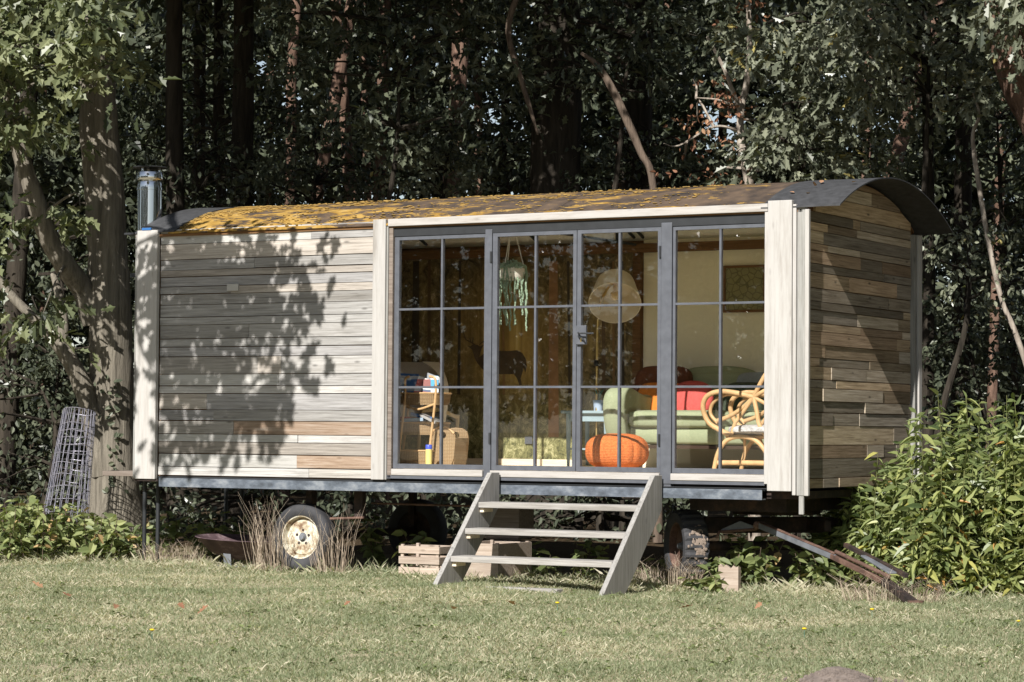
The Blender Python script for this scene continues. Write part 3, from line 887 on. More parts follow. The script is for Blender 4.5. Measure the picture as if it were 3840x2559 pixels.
# ------------------------------------------------------------------ wire roll against the tree
MAT['wire'] = plain('galvanised_wire', (.34, .33, .38), .45, .6, .3, 30)
wr = thing('wire_roll', 'leaning roll of galvanised stock fence wire beside the big tree', 'wire roll', tuple(at(165, 1190, 24.6) * Vector((1, 1, 0)) if False else (at(165, 1190, 24.6).x, at(165, 1190, 24.6).y, 0)))
pb = at(150, 1185, 24.6); pt = at(182, 945, 24.9)
axv = (pt - pb)
L = axv.length
q = axv.normalized().to_track_quat('Z', 'Y').to_matrix().to_4x4()
Mw = Matrix.Translation(pb) @ q
NV = 22
def spiral(a, h): 
    r = (.205 - .055 * h / L) * (1 + .012 * a)
    return Mw @ Vector((r * math.cos(a), r * math.sin(a) * .9, h))
for i in range(NV * 2):
    a = 2 * math.pi * i / NV
    pts = [spiral(a + .05 * math.sin(h * 9 + i), h) for h in np.linspace(-.02, L, 14)]
    MB().tube(pts, .0032, 4, cap=False).build('upright_wire', MAT['wire'], wr)
for j, h in enumerate([0, .13, .26, .38, .50, .60, .69, .77, .84, .91, L]):
    if h > L: continue
    pts = [spiral(a, min(h + .008 * math.sin(a * 3 + j), L)) for a in np.linspace(0, 4 * math.pi, 60)]
    MB().tube(pts, .0032, 4, cap=False).build('level_wire', MAT['wire'], wr)

# ------------------------------------------------------------------ interior furniture
F0 = .90
MAT['sofa'] = plain('sage_green_wool', (.30, .335, .21), .95, 0, .12, 60, bump=.2, bscale=300)
MAT['sofa_leg'] = plain('dark_beech', (.05, .03, .02), .5)
sf = thing('sofa', 'sage green rounded sofa along the cream wall', 'sofa', (-1.3, 1.75, F0))
SX0, SX1 = -2.36, -.12
for a, b in ((-2.24, -1.23), (-1.22, -.24)):
    soft(((a + b) / 2, 1.66, 1.335), (b - a, .78, .16), e=.35).build('seat_cushion', MAT['sofa'], sf, smooth=True)
soft(((SX0 + SX1) / 2, 1.70, 1.20), (SX1 - SX0 - .1, .76, .17), e=.3).build('base', MAT['sofa'], sf, smooth=True)
mb = MB()
soft(((SX0 + SX1) / 2, 2.16, 1.50), (SX1 - SX0 - .05, .26, .50), Matrix.Rotation(R(-8), 3, 'X'), e=.4, seg=32, mb=mb)
soft((-1.75, 2.19, 1.60), (.9, .22, .42), Matrix.Rotation(R(-8), 3, 'X'), e=.7, mb=mb)
mb.build('backrest', MAT['sofa'], sf, smooth=True)
for x, s in ((-2.30, -1), (-.17, 1)):
    ar = MB()
    prof = [(1.30, 1.14), (1.24, 1.25), (1.20, 1.40), (1.21, 1.52), (1.28, 1.59), (1.40, 1.62), (1.55, 1.58), (1.75, 1.55), (2.05, 1.58), (2.2, 1.60), (2.2, 1.14)]
    P = [Vector((0, a, b)) for a, b in prof]
    P = bez(P, 4)
    W = [.05, .085, .105, .11, .105, .085, .05]
    cen = Vector((0, 1.7, 1.38))
    rings = []
    for w, sc in ((-.105, .86), (-.085, .95), (-.04, 1.0), (.04, 1.0), (.085, .95), (.105, .86)):
        rings.append([Vector((x + w, cen.y + (p.y - cen.y) * sc, cen.z + (p.z - cen.z) * sc)) for p in P])
    nn = len(P)
    vv = [p for r in rings for p in r]
    ff = []
    for i in range(len(rings) - 1):
        for k in range(nn):
            k2 = (k + 1) % nn
            ff.append((i * nn + k, i * nn + k2, (i + 1) * nn + k2, (i + 1) * nn + k))
    ff += [tuple(range(nn))[::-1], tuple((len(rings) - 1) * nn + k for k in range(nn))]
    ar.add(vv, ff).build('arm', MAT['sofa'], sf, smooth=True)
for x in (-2.2, -.25):
    for y in (1.38, 2.05):
        MB().tube([(x, y, F0), (x, y, 1.13)], [.016, .028], 10).build('leg', MAT['sofa_leg'], sf)
MB().bounds((-2.2, 1.36, 1.085), (-.25, 2.05, 1.115)).build('base_frame', MAT['sofa_leg'], sf)

def cushion(name, label, c, d, rx, rz, col, e=.45, knit=0, group='cushions on the green sofa'):
    m = (Matrix.Rotation(rz, 3, 'Z') @ Matrix.Rotation(rx, 3, 'X'))
    mt = plain(name + '_cloth', col, .95, 0, .2, 40, bump=.35 if knit else .15, bscale=120 if knit else 260)
    o = soft(c, d, m, e=e).build(name, mt, smooth=True)
    return tag(o, label, 'cushion', group)
cushion('square_cushion', 'dark brown cushion leaning on the left end of the sofa back', (-2.19, 2.0, 1.60), (.54, .15, .42), R(-12), .0, (.13, .045, .022))
cushion('square_cushion', 'orange knitted cushion in front of the brown one on the sofa', (-2.14, 1.86, 1.50), (.44, .14, .32), R(-20), .05, (.62, .20, .035), knit=1)
cushion('round_cushion', 'round coral red cushion in the middle of the sofa', (-1.82, 1.80, 1.51), (.42, .15, .34), R(-18), .0, (.55, .095, .085), e=.85)
cushion('square_cushion', 'dark green cushion half hidden behind the rattan chair', (-1.36, 1.90, 1.50), (.38, .14, .32), R(-14), -.1, (.06, .075, .05))
cushion('square_cushion', 'pale grey cushion at the right end of the sofa', (-1.31, 2.03, 1.60), (.38, .12, .30), R(-14), -.1, (.30, .33, .34))

# pouf
pf = MB()
m = Matrix.Translation((-1.99, .72, 1.062))
seg, rg = 96, 22
vs_, fs_ = [], []
for i in range(rg + 1):
    t = -math.pi / 2 + math.pi * i / rg
    for k in range(seg):
        a = 2 * math.pi * k / seg
        rib = 1 - .045 * (1 - abs(math.cos(a * 9)) ** .6) * math.cos(t)
        r = .268 * math.copysign(abs(math.cos(t)) ** .62, 1) * rib
        vs_.append(m @ Vector((r * math.cos(a), r * math.sin(a), .15 * math.copysign(abs(math.sin(t)) ** .85, math.sin(t)))))
for i in range(rg):
    for k in range(seg):
        k2 = (k + 1) % seg
        fs_.append((i * seg + k, i * seg + k2, (i + 1) * seg + k2, (i + 1) * seg + k))
def knit_mat():
    t = NT('orange_knit')
    w = t.n('ShaderNodeTexWave', bands_direction='Z'); w.inputs['Scale'].default_value = 24; w.inputs['Distortion'].default_value = 1.5
    t.l(t.pos(), w.inputs['Vector'])
    n = t.noise(t.pos((90, 90, 60)), 1, 3)
    t.set(Base_Color=t.ramp(n, [(.3, (.45, .11, .03)), (.7, (.66, .20, .06))]), Roughness=.95, Specular_IOR_Level=.1)
    t.bump(t.math('ADD', w.outputs['Fac'], n), .5, .006)
    return t.m
o = pf.add(vs_, fs_).build('pouf', knit_mat(), smooth=True)
tag(o, 'orange ribbed knitted pouf on the floor just inside the doors', 'pouf')
# loose white paper on the floor
MAT['paper'] = plain('white_paper', (.74, .74, .73), .8, 0, .06)
o = MB().bounds((-2.42, .30, F0 + .001), (-2.10, .44, F0 + .030)).build('white_book', MAT['paper'], bevel=.003)
tag(o, 'white book lying flat on the floor in front of the orange pouf', 'book')

# rattan chair
MAT['rattan'] = plain('honey_rattan', (.62, .40, .20), .45, 0, .3, 14, bump=.1)
rc = thing('rattan_armchair', 'curved rattan armchair behind the right window', 'chair', (-.72, .85, F0))
def rt(pts, r=.017, par=rc, nm='cane'):
    P = bez(pts, 6)
    MB().tube(P, r, 10).build(nm, MAT['rattan'], par, smooth=True)
for y, nm in ((.58, 'near'), (1.12, 'far')):
    nd = (-.687, y, 1.513)
    rt([nd, (-.85, y, 1.548), (-.994, y, 1.558), (-1.10, y, 1.52), (-1.145, y + .02, 1.426), (-1.10, y + .03, 1.31), (-1.0, y + .02, 1.25), (-.89, y, 1.205)], .021, nm='arm')
    rt([(-.75, y + .03, 1.52), (-.95, y + .05, 1.535), (-1.07, y + .06, 1.47), (-1.10, y + .07, 1.38), (-1.03, y + .06, 1.30)], .015, nm='arm')
    rt([nd, (-.63, y, 1.62), (-.56, y + .02, 1.74), (-.46, y + .04, 1.86)], .019, nm='back_cane')
    rt([nd, (-.60, y, 1.56), (-.48, y + .02, 1.62), (-.36, y + .05, 1.68)], .018, nm='back_cane')
    rt([nd, (-.60, y, 1.47), (-.48, y, 1.42), (-.34, y + .02, 1.40)], .016, nm='side_cane')
    rt([nd, (-.655, y - .01, 1.40), (-.63, y - .01, 1.29), (-.57, y, 1.20), (-.46, y, 1.14)], .019, nm='side_cane')
    rt([nd, (-.78, y, 1.43), (-.90, y + .01, 1.36), (-1.02, y + .02, 1.32)], .018, nm='side_cane')
    rt([nd, (-.77, y - .005, 1.40), (-.85, y, 1.30), (-.88, y, 1.20)], .016, nm='side_cane')
    rt([(-1.04, y, F0), (-1.0, y, 1.06), (-.92, y, 1.165), (-.80, y, 1.195), (-.66, y, 1.16), (-.56, y, 1.04), (-.53, y, F0)], .019, nm='leg')
    rt([(-.80, y + .08, 1.19), (-.80, y + .08, 1.05), (-.80, y + .03, .98)], .012, nm='stay')
    rt([(-.66, y + .08, 1.17), (-.62, y + .08, 1.06), (-.61, y + .06, .92)], .012, nm='stay')
    rt([(-1.0, y, .982), (-.75, y, .985), (-.54, y, .983)], .020, nm='rung')
rt([(-.92, .58, 1.20), (-.94, .85, 1.21), (-.92, 1.12, 1.20)], .018, nm='rung')
rt([(-.36, .6, 1.45), (-.30, .85, 1.5), (-.36, 1.1, 1.45)], .018, nm='back_rail')
rt([(-.46, .62, 1.86), (-.38, .85, 1.93), (-.46, 1.12, 1.86)], .019, nm='back_rail')
soft((-.68, .85, 1.195), (.50, .52, .035), e=.5).build('seat', MAT['rattan'], rc, smooth=True)
def fleece():
    t = NT('sheepskin')
    n = t.noise(t.pos((28, 28, 28)), 1, 5, .7)
    z = t.sep(t.pos())[2]
    t.set(Base_Color=t.ramp(n, [(.35, (.34, .33, .33)), (.6, (.66, .65, .64))]), Roughness=1.0, Specular_IOR_Level=.05)
    t.bump(n, 1.0, .03)
    return t.m
o = soft((-.68, .83, 1.250), (.56, .58, .085), e=.6, seg=40).build('sheepskin', fleece(), smooth=True)
tag(o, 'white and grey sheepskin on the seat of the rattan chair', 'sheepskin')
cushion('square_cushion', 'magenta cushion on the rattan chair', (-.56, .92, 1.40), (.15, .42, .32), .0, .12, (.33, .045, .11), group='chair cushions')
cushion('square_cushion', 'dark grey cushion tucked into the rattan chair', (-.62, 1.02, 1.36), (.16, .30, .22), .0, .5, (.06, .065, .06), group='chair cushions')

# side table, pot plant
MAT['tblue'] = plain('pale_blue_table_paint', (.27, .36, .40), .55, 0, .15, 12)
tb = thing('side_table', 'pale blue painted side table left of the sofa', 'table', (-2.85, 1.95, F0))
MB().bounds((-3.09, 1.76, 1.385), (-2.60, 2.22, 1.41)).build('table_top', MAT['tblue'], tb, bevel=.005)
for a, b in (((-3.04, 1.80, 1.315), (-2.65, 1.815, 1.385)), ((-3.04, 2.165, 1.315), (-2.65, 2.18, 1.385)), ((-3.04, 1.816, 1.315), (-3.025, 2.164, 1.385)), ((-2.665, 1.816, 1.315), (-2.65, 2.164, 1.385))):
    MB().bounds(a, b).build('apron', MAT['tblue'], tb)
for x in (-3.035, -2.655):
    for y in (1.81, 2.17):
        MB().tube([(x, y, F0), (x, y, 1.05), (x, y, 1.384)], [.012, .018, .024], 8).build('leg', MAT['tblue'], tb)
MB().bounds((-3.03, 1.82, 1.06), (-2.66, 2.16, 1.075)).build('shelf', MAT['tblue'], tb)
MAT['pot'] = plain('pale_blue_glaze', (.36, .44, .56), .3, 0, .05)
pp = thing('pot_plant', 'spiky succulent in a pale blue pot on the side table', 'plant', (-2.80, 1.93, 1.41))
MB().lathe([(.001, 1.411), (.038, 1.411), (.048, 1.50), (.050, 1.505), (.045, 1.505), (.043, 1.49), (.001, 1.49)], Matrix.Translation((-2.80, 1.93, 0)), 24).build('pot', MAT['pot'], pp, smooth=True)
MAT['aloe'] = plain('blue_green_succulent', (.10, .19, .14), .5, 0, .2)
for i in range(8):
    a = i * 2.4; l = random.uniform(.08, .13); s = random.uniform(.25, .75)
    MB().tube(bez([(-2.80, 1.93, 1.49), (-2.80 + .5 * l * s * math.cos(a), 1.93 + .5 * l * s * math.sin(a), 1.49 + l * .7), (-2.80 + l * s * math.cos(a), 1.93 + l * s * math.sin(a), 1.49 + l)], 4), [.009, .010, .009, .008, .007, .006, .004, .002, .001], 6).build('leaf', MAT['aloe'], pp, smooth=True)

# floor lamp
MAT['shade'] = plain('cream_linen_shade', (.76, .68, .53), .9, 0, .06, 30)
lp = thing('floor_lamp', 'floor lamp with tilted cream drum shade behind the doors', 'lamp', (-2.80, 1.9, F0))
ax = Vector((.30, -.62, -.62)).normalized()
ml = Matrix.Translation((-2.62, 1.9, 2.455)) @ ax.to_track_quat('Z', 'Y').to_matrix().to_4x4()
MB().lathe([(.165, -.135), (.228, .135), (.232, .137), (.235, .133), (.170, -.137), (.165, -.135)], ml, 40).build('shade', MAT['shade'], lp, smooth=True)
MB().lathe([(.001, -.136), (.166, -.136), (.166, -.130), (.001, -.130)], ml, 30).build('shade_top', MAT['shade'], lp)
MAT['bulb'] = plain('clear_amber_bulb', (.70, .52, .28), .12, 0, .05)
MB().ball(ml @ Vector((0, 0, .03)), .046, 14, 10).build('bulb', MAT['bulb'], lp, smooth=True)
MB().tube([ml @ Vector((0, 0, -.13)), ml @ Vector((0, 0, -.01))], .018, 10).build('lamp_holder', MAT['brass'], lp)
MB().tube(bez([(-2.80, 1.9, F0 + .02), (-2.80, 1.9, 1.75), (-2.79, 1.9, 2.25), (-2.74, 1.95, 2.48), (-2.67, 1.98, 2.56)], 8), .012, 8).build('pole', MAT['brass'], lp, smooth=True)
MB().lathe([(.001, F0), (.14, F0), (.14, F0 + .015), (.02, F0 + .03), (.001, F0 + .03)], Matrix.Translation((-2.80, 1.9, 0)), 28).build('base', MAT['brass'], lp, smooth=True)
MB().ball((-2.80, 1.89, 1.835), (.024, .024, .03), 12, 8).build('knob', MAT['steel_dark'], lp, smooth=True)

# hanging plant
hp = thing('hanging_plant', 'trailing string of pearls plant hanging in a white pot inside the left door', 'plant', (-2.86, .45, 2.50))
MAT['white_pot'] = plain('white_ceramic', (.70, .66, .58), .4, 0, .05)
MB().lathe([(.001, 2.50), (.085, 2.50), (.105, 2.53), (.110, 2.60), (.105, 2.605), (.10, 2.59), (.001, 2.58)], Matrix.Translation((-2.86, .45, 0)), 28).build('pot', MAT['white_pot'], hp, smooth=True)
MAT['cord'] = plain('white_cord', (.72, .70, .66), .8, 0, .05)
for a in (.4, 2.5, 4.6):
    MB().tube([(-2.86 + .105 * math.cos(a), .45 + .105 * math.sin(a), 2.60), (-2.86 + .02 * math.cos(a), .45 + .02 * math.sin(a), 2.93), (-2.86, .45, arc(.45, -.07))], .0045, 6).build('cord', MAT['cord'], hp)
MAT['pearl'] = plain('pale_green_pearls', (.30, .40, .28), .5, 0, .3, 20)
octa = lambda mb, c, r: mb.ball(c, r, 6, 4)
for i in range(24):
    a = i * 2.399; r = random.uniform(.085, .128)
    x, y = -2.86 + r * math.cos(a), .45 + r * math.sin(a)
    end = random.choice((2.06, 2.12, 2.2, 2.28, 2.35, 2.42))
    mb = MB()
    z = 2.60
    ph = random.random() * 6
    while z > end:
        octa(mb, (x + .006 * math.sin(z * 40 + ph) + random.uniform(-.004, .004), y + .006 * math.cos(z * 35), z), random.uniform(.007, .0105))
        z -= .0135
    mb.build('strand', MAT['pearl'], hp, smooth=True)
mb = MB()
for i in range(320):
    a = random.random() * 6.283; r = .125 * math.sqrt(random.random())
    octa(mb, (-2.86 + r * math.cos(a), .45 + r * math.sin(a), 2.60 + random.uniform(0, .075) * (1.1 - r / .14)), random.uniform(.008, .013))
mb.build('foliage', MAT['pearl'], hp, smooth=True)

# picture
pc = thing('picture', 'brown framed olive picture on the cream wall', 'picture', (-1.55, 2.33, 2.30))
xa, xb, za, zb = -1.755, -1.345, 2.288, 2.705
for a, b in (((xa, 2.310, za), (xb, 2.334, za + .022)), ((xa, 2.310, zb - .022), (xb, 2.334, zb)), ((xa, 2.310, za + .022), (xa + .022, 2.334, zb - .022)), ((xb - .022, 2.310, za + .022), (xb, 2.334, zb - .022))):
    MB().bounds(a, b).build('frame', MAT['beam'], pc)
def art_mat():
    t = NT('olive_print')
    v = t.n('ShaderNodeTexVoronoi', feature='DISTANCE_TO_EDGE'); v.inputs['Scale'].default_value = 17
    t.l(t.pos(), v.inputs['Vector'])
    t.set(Base_Color=t.ramp(v.outputs[0], [(.02, (.11, .10, .035)), (.09, (.23, .21, .09))]), Roughness=.35)
    return t.m
MB().bounds((xa + .022, 2.322, za + .022), (xb - .022, 2.334, zb - .022)).build('print', art_mat(), pc)

# beige shell armchair
MAT['beige'] = plain('beige_upholstery', (.78, .71, .60), .9, 0, .08, 40, bump=.15, bscale=200)
MAT['ash'] = plain('pale_ash_wood', (.56, .44, .26), .55, 0, .15)
ac = thing('shell_armchair', 'beige shell backed armchair with pale wooden arms behind the wicker rack', 'chair', (-4.3, 1.45, F0))
mb = MB()
nu, nv = 18, 12
grid = []
for side in (0, 1):
    for j in range(nv + 1):
        v = j / nv
        for i in range(nu + 1):
            u = i / nu * 2 - 1
            w = .50 * (1 - .22 * v ** 3) * math.sqrt(max(1 - (max(v - .45, 0) / .58) ** 2.4, .02))
            x = u * w
            y = .30 * abs(u) ** 2.2 * -1 + .12 * v + (0.035 if side else 0)
            grid.append(Vector((x, y, v * .60)))
N1 = (nu + 1) * (nv + 1)
ff = []
for j in range(nv):
    for i in range(nu):
        a = j * (nu + 1) + i
        ff += [(a, a + 1, a + nu + 2, a + nu + 1), (N1 + a, N1 + a + nu + 1, N1 + a + nu + 2, N1 + a + 1)]
for i in range(nu):
    ff += [(i, N1 + i, N1 + i + 1, i + 1), (nv * (nu + 1) + i, nv * (nu + 1) + i + 1, N1 + nv * (nu + 1) + i + 1, N1 + nv * (nu + 1) + i)]
for j in range(nv):
    a, b = j * (nu + 1), (j + 1) * (nu + 1)
    ff += [(a, b, N1 + b, N1 + a), (a + nu, N1 + a + nu, N1 + b + nu, b + nu)]
mch = Matrix.Translation((-4.36, 1.52, 1.245)) @ Matrix.Rotation(R(-14), 4, 'Z')
mb.add([mch @ g for g in grid], ff).build('shell', MAT['beige'], ac, smooth=True)
soft(mch @ Vector((0, -.22, .03)), (.62, .56, .13), Matrix.Rotation(R(-28), 3, 'Z'), e=.45).build('seat', MAT['beige'], ac, smooth=True)
for s in (-1, 1):
    P = [mch @ Vector((s * .42, -.02, .10)), mch @ Vector((s * .44, -.25, .16)), mch @ Vector((s * .43, -.48, .15))]
    MB().tube(bez(P, 6), .018, 8).build('arm', MAT['ash'], ac, smooth=True)
    for yy in (-.45, .02):
        MB().tube([mch @ Vector((s * .40, yy, .12)), mch @ Vector((s * .36, yy, F0 - 1.245))], .016, 8).build('leg', MAT['ash'], ac)
MB().tube([mch @ Vector((-.40, -.45, .0)), mch @ Vector((.40, -.45, .0))], .016, 8).build('rail', MAT['ash'], ac)

# wicker rack
def wicker(name, a, b):
    t = NT(name)
    w1 = t.n('ShaderNodeTexWave', bands_direction='Z'); w1.inputs['Scale'].default_value = 26
    w2 = t.n('ShaderNodeTexWave', bands_direction='X'); w2.inputs['Scale'].default_value = 18
    t.l(t.pos(), w1.inputs['Vector']); t.l(t.pos(), w2.inputs['Vector'])
    h = t.math('MULTIPLY', w1.outputs['Fac'], w2.outputs['Fac'])
    n = t.noise(t.pos((9, 9, 9)), 1, 4)
    t.set(Base_Color=t.mix(t.ramp(n, [(.3, .0), (.7, .6)]), t.ramp(h, [(.0, a), (.6, b)]), a), Roughness=.7)
    t.bump(h, .8, .008)
    return t.m
MAT['wicker'] = wicker('woven_wicker', (.26, .165, .08), (.50, .37, .22))
wr2 = thing('wicker_rack', 'three tier wicker rack inside the left window', 'rack', (-3.78, .55, F0))
def tray(cz, h, x0, x1, y0, y1, nm='basket'):
    mb = MB()
    n = 28
    prof = [(0.93, 0.0), (1.0, h), (.97, h), (.90, .012)]
    ring = []
    for s, z in prof:
        for k in range(n):
            a = 2 * math.pi * k / n
            sg = lambda v: math.copysign(abs(v) ** .45, v)
            ring.append(((x0 + x1) / 2 + (x1 - x0) / 2 * s * sg(math.cos(a)), (y0 + y1) / 2 + (y1 - y0) / 2 * s * sg(math.sin(a)), cz + z))
    ff = []
    for i in range(3):
        for k in range(n):
            k2 = (k + 1) % n
            ff.append((i * n + k, i * n + k2, (i + 1) * n + k2, (i + 1) * n + k))
    ff += [tuple(range(n))[::-1], tuple(3 * n + k for k in range(n))]
    mb.add(ring, ff).build(nm, MAT['wicker'], wr2, smooth=True)
    rim = [((x0 + x1) / 2 + (x1 - x0) / 2 * math.copysign(abs(math.cos(t)) ** .45, math.cos(t)), (y0 + y1) / 2 + (y1 - y0) / 2 * math.copysign(abs(math.sin(t)) ** .45, math.sin(t)), cz + h) for t in np.linspace(0, 2 * math.pi, 33)]
    MB().tube(rim, .008, 6).build('basket_rim', MAT['rattan'], wr2, smooth=True)
tray(1.445, .10, -4.08, -3.60, .44, .78)
tray(1.185, .105, -4.10, -3.62, .44, .80)
tray(.93, .12, -4.10, -3.64, .42, .82)
for x in (-3.905, -3.60, -4.10):
    for y in (.425,) if x != -4.10 else (.425, .80):
        MB().tube(bez([(x - .05, y - .02, F0), (x - .02, y - .01, 1.2), (x + .01, y, 1.5), (x + .01, y, 1.66), (x + (.05 if x < -3.7 else -.05), y, 1.69)], 6), .011, 8).build('upright_cane', MAT['rattan'], wr2, smooth=True)
MB().tube(bez([(-3.90, .43, 1.44), (-3.76, .41, 1.405), (-3.60, .43, 1.45)], 6), .010, 8).build('brace_cane', MAT['rattan'], wr2, smooth=True)
# magazines and books
def book(label, c, d, rx, ry, rz, col, col2=None):
    mt = plain('cover_' + str(len(bpy.data.materials)), col, .45, 0, .1, 4, c2=col2)
    if col2 is not None:
        t = NT('cover_print_' + str(len(bpy.data.materials)))
        w = t.n('ShaderNodeTexWave', bands_direction='Z', wave_profile='SAW'); w.inputs['Scale'].default_value = 3.1; w.inputs['Distortion'].default_value = 2.0
        t.l(t.pos(), w.inputs['Vector'])
        t.set(Base_Color=t.ramp(w.outputs['Fac'], [(.0, col), (.45, col2), (.62, (.7, .7, .68)), (.72, col)], 'CONSTANT'), Roughness=.4)
        mt = t.m
    m = Matrix.Rotation(rz, 3, 'Z') @ Matrix.Rotation(ry, 3, 'Y') @ Matrix.Rotation(rx, 3, 'X')
    o = MB().box(c, d, m).build('book', mt, bevel=.002)
    WMm = Matrix.Rotation(0, 4, 'Z')
    return tag(o, label, 'book', 'books on the wicker rack')
book('large blue and white magazine standing at the left of the top wicker basket', (-3.98, .55, 1.60), (.24, .012, .24), R(-12), .05, .15, (.05, .16, .40), (.45, .52, .60))
book('blue magazine leaning behind the red one in the top wicker basket', (-3.93, .60, 1.58), (.22, .012, .25), R(-14), .1, .15, (.10, .26, .52), (.55, .6, .66))
book('red and white magazine leaning in the top wicker basket', (-3.80, .52, 1.575), (.10, .010, .22), R(-8), .28, .5, (.50, .06, .04), (.66, .62, .6))
book('grey covered book tilted in the middle of the top wicker basket', (-3.75, .60, 1.60), (.15, .016, .22), R(-10), .35, .3, (.25, .27, .30))
book('dark red patterned book in the top wicker basket', (-3.725, .53, 1.575), (.12, .014, .17), R(-8), .05, .3, (.22, .05, .04), (.05, .08, .16))
book('white and bright blue booklet at the right of the top wicker basket', (-3.66, .53, 1.585), (.07, .008, .22), R(-6), -.05, .3, (.06, .33, .60), (.68, .70, .72))
book('red book lying in the middle wicker basket', (-4.00, .58, 1.325), (.22, .20, .035), 0, .03, .1, (.50, .035, .03))
book('blue hardback slanting in the middle wicker basket', (-3.80, .60, 1.345), (.20, .20, .028), 0, .22, .2, (.03, .14, .40), (.05, .18, .45))
book('white and blue paperback at the front of the middle wicker basket', (-3.83, .52, 1.315), (.18, .14, .03), 0, -.06, .1, (.30, .40, .52), (.6, .63, .64))
book('grey spined book sliding down the right of the middle wicker basket', (-3.71, .56, 1.325), (.17, .18, .022), 0, .45, .15, (.36, .35, .34))
# laundry basket
lb = thing('wicker_basket', 'tall wicker basket with a handle hole on the floor inside the left window', 'basket', (-3.56, .62, F0))
def side_panel(y, flip):
    out = [(-.105, 0), (.105, 0), (.13, .26), (.115, .315), (.07, .345), (0, .352), (-.07, .345), (-.115, .315), (-.13, .26)]
    hole = [(.035 * math.cos(a), .285 + .03 * math.sin(a)) for a in np.linspace(0, 2 * math.pi, 12, endpoint=False)]
    mb = MB()
    # ring between outline and hole, built by nearest angle
    import bisect
    oc = [( -.0 + .135 * math.cos(a), .0) for a in (0,)]
    n = 24
    def edge(a):
        dx, dz = math.cos(a), math.sin(a)
        best = 9
        for i in range(len(out)):
            (x1, z1), (x2, z2) = out[i], out[(i + 1) % len(out)]
            z1 -= .285; z2 -= .285
            den = dx * (z2 - z1) - dz * (x2 - x1)
            if abs(den) < 1e-9: continue
            t = (x1 * (z2 - z1) - z1 * (x2 - x1)) / den
            u = (x1 * dz - z1 * dx) / den
            if t > 0 and -1e-6 <= u <= 1 + 1e-6: best = min(best, t)
        return best
    vs_, ff = [], []
    for yy in (0, .012):
        for k in range(n):
            a = 2 * math.pi * k / n; e = edge(a)
            vs_.append((-3.56 + e * math.cos(a), y + yy, F0 + .285 + e * math.sin(a)))
            vs_.append((-3.56 + .036 * math.cos(a), y + yy, F0 + .285 + .03 * math.sin(a)))
    for k in range(n):
        k2 = (k + 1) % n
        a, b, c, d = 2 * k, 2 * k2, 2 * k2 + 1, 2 * k + 1
        ff += [(a, b, c, d), (2 * n + a, 2 * n + d, 2 * n + c, 2 * n + b), (a, 2 * n + a, 2 * n + b, b), (d, c, 2 * n + c, 2 * n + d)]
    mb.add(vs_, ff).build('panel', MAT['wicker'], lb)
side_panel(.50, 0); side_panel(.72, 1)
for s in (-1, 1):
    MB().prism([(-3.56 + s * .105, .512, F0), (-3.56 + s * .105, .72, F0), (-3.56 + s * .13, .72, F0 + .26), (-3.56 + s * .13, .512, F0 + .26)], (s * -.01, 0, 0)).build('panel', MAT['wicker'], lb)
MB().tube(bez([(-3.675, .50, F0 + .30), (-3.62, .497, F0 + .345), (-3.56, .496, F0 + .357), (-3.50, .497, F0 + .345), (-3.445, .50, F0 + .30)], 6), .010, 8).build('rim', MAT['rattan'], lb, smooth=True)
# bottle
bt = thing('bottle', 'yellow cylinder bottle with blue cap on the floor inside the left window', 'bottle', (-3.56, .28, F0))
MAT['yellow'] = plain('pale_yellow_label', (.72, .62, .22), .4, 0, .15, 9)
MAT['bluecap'] = plain('royal_blue_cap', (.05, .09, .50), .35, 0, .05)
MB().lathe([(.001, F0), (.027, F0), (.028, F0 + .01), (.028, F0 + .165), (.001, F0 + .165)], Matrix.Translation((-3.562, .28, 0)), 22).build('body', MAT['yellow'], bt, smooth=True)
MB().lathe([(.001, F0 + .166), (.029, F0 + .166), (.029, F0 + .20), (.026, F0 + .204), (.001, F0 + .204)], Matrix.Translation((-3.562, .28, 0)), 22).build('cap', MAT['bluecap'], bt, smooth=True)

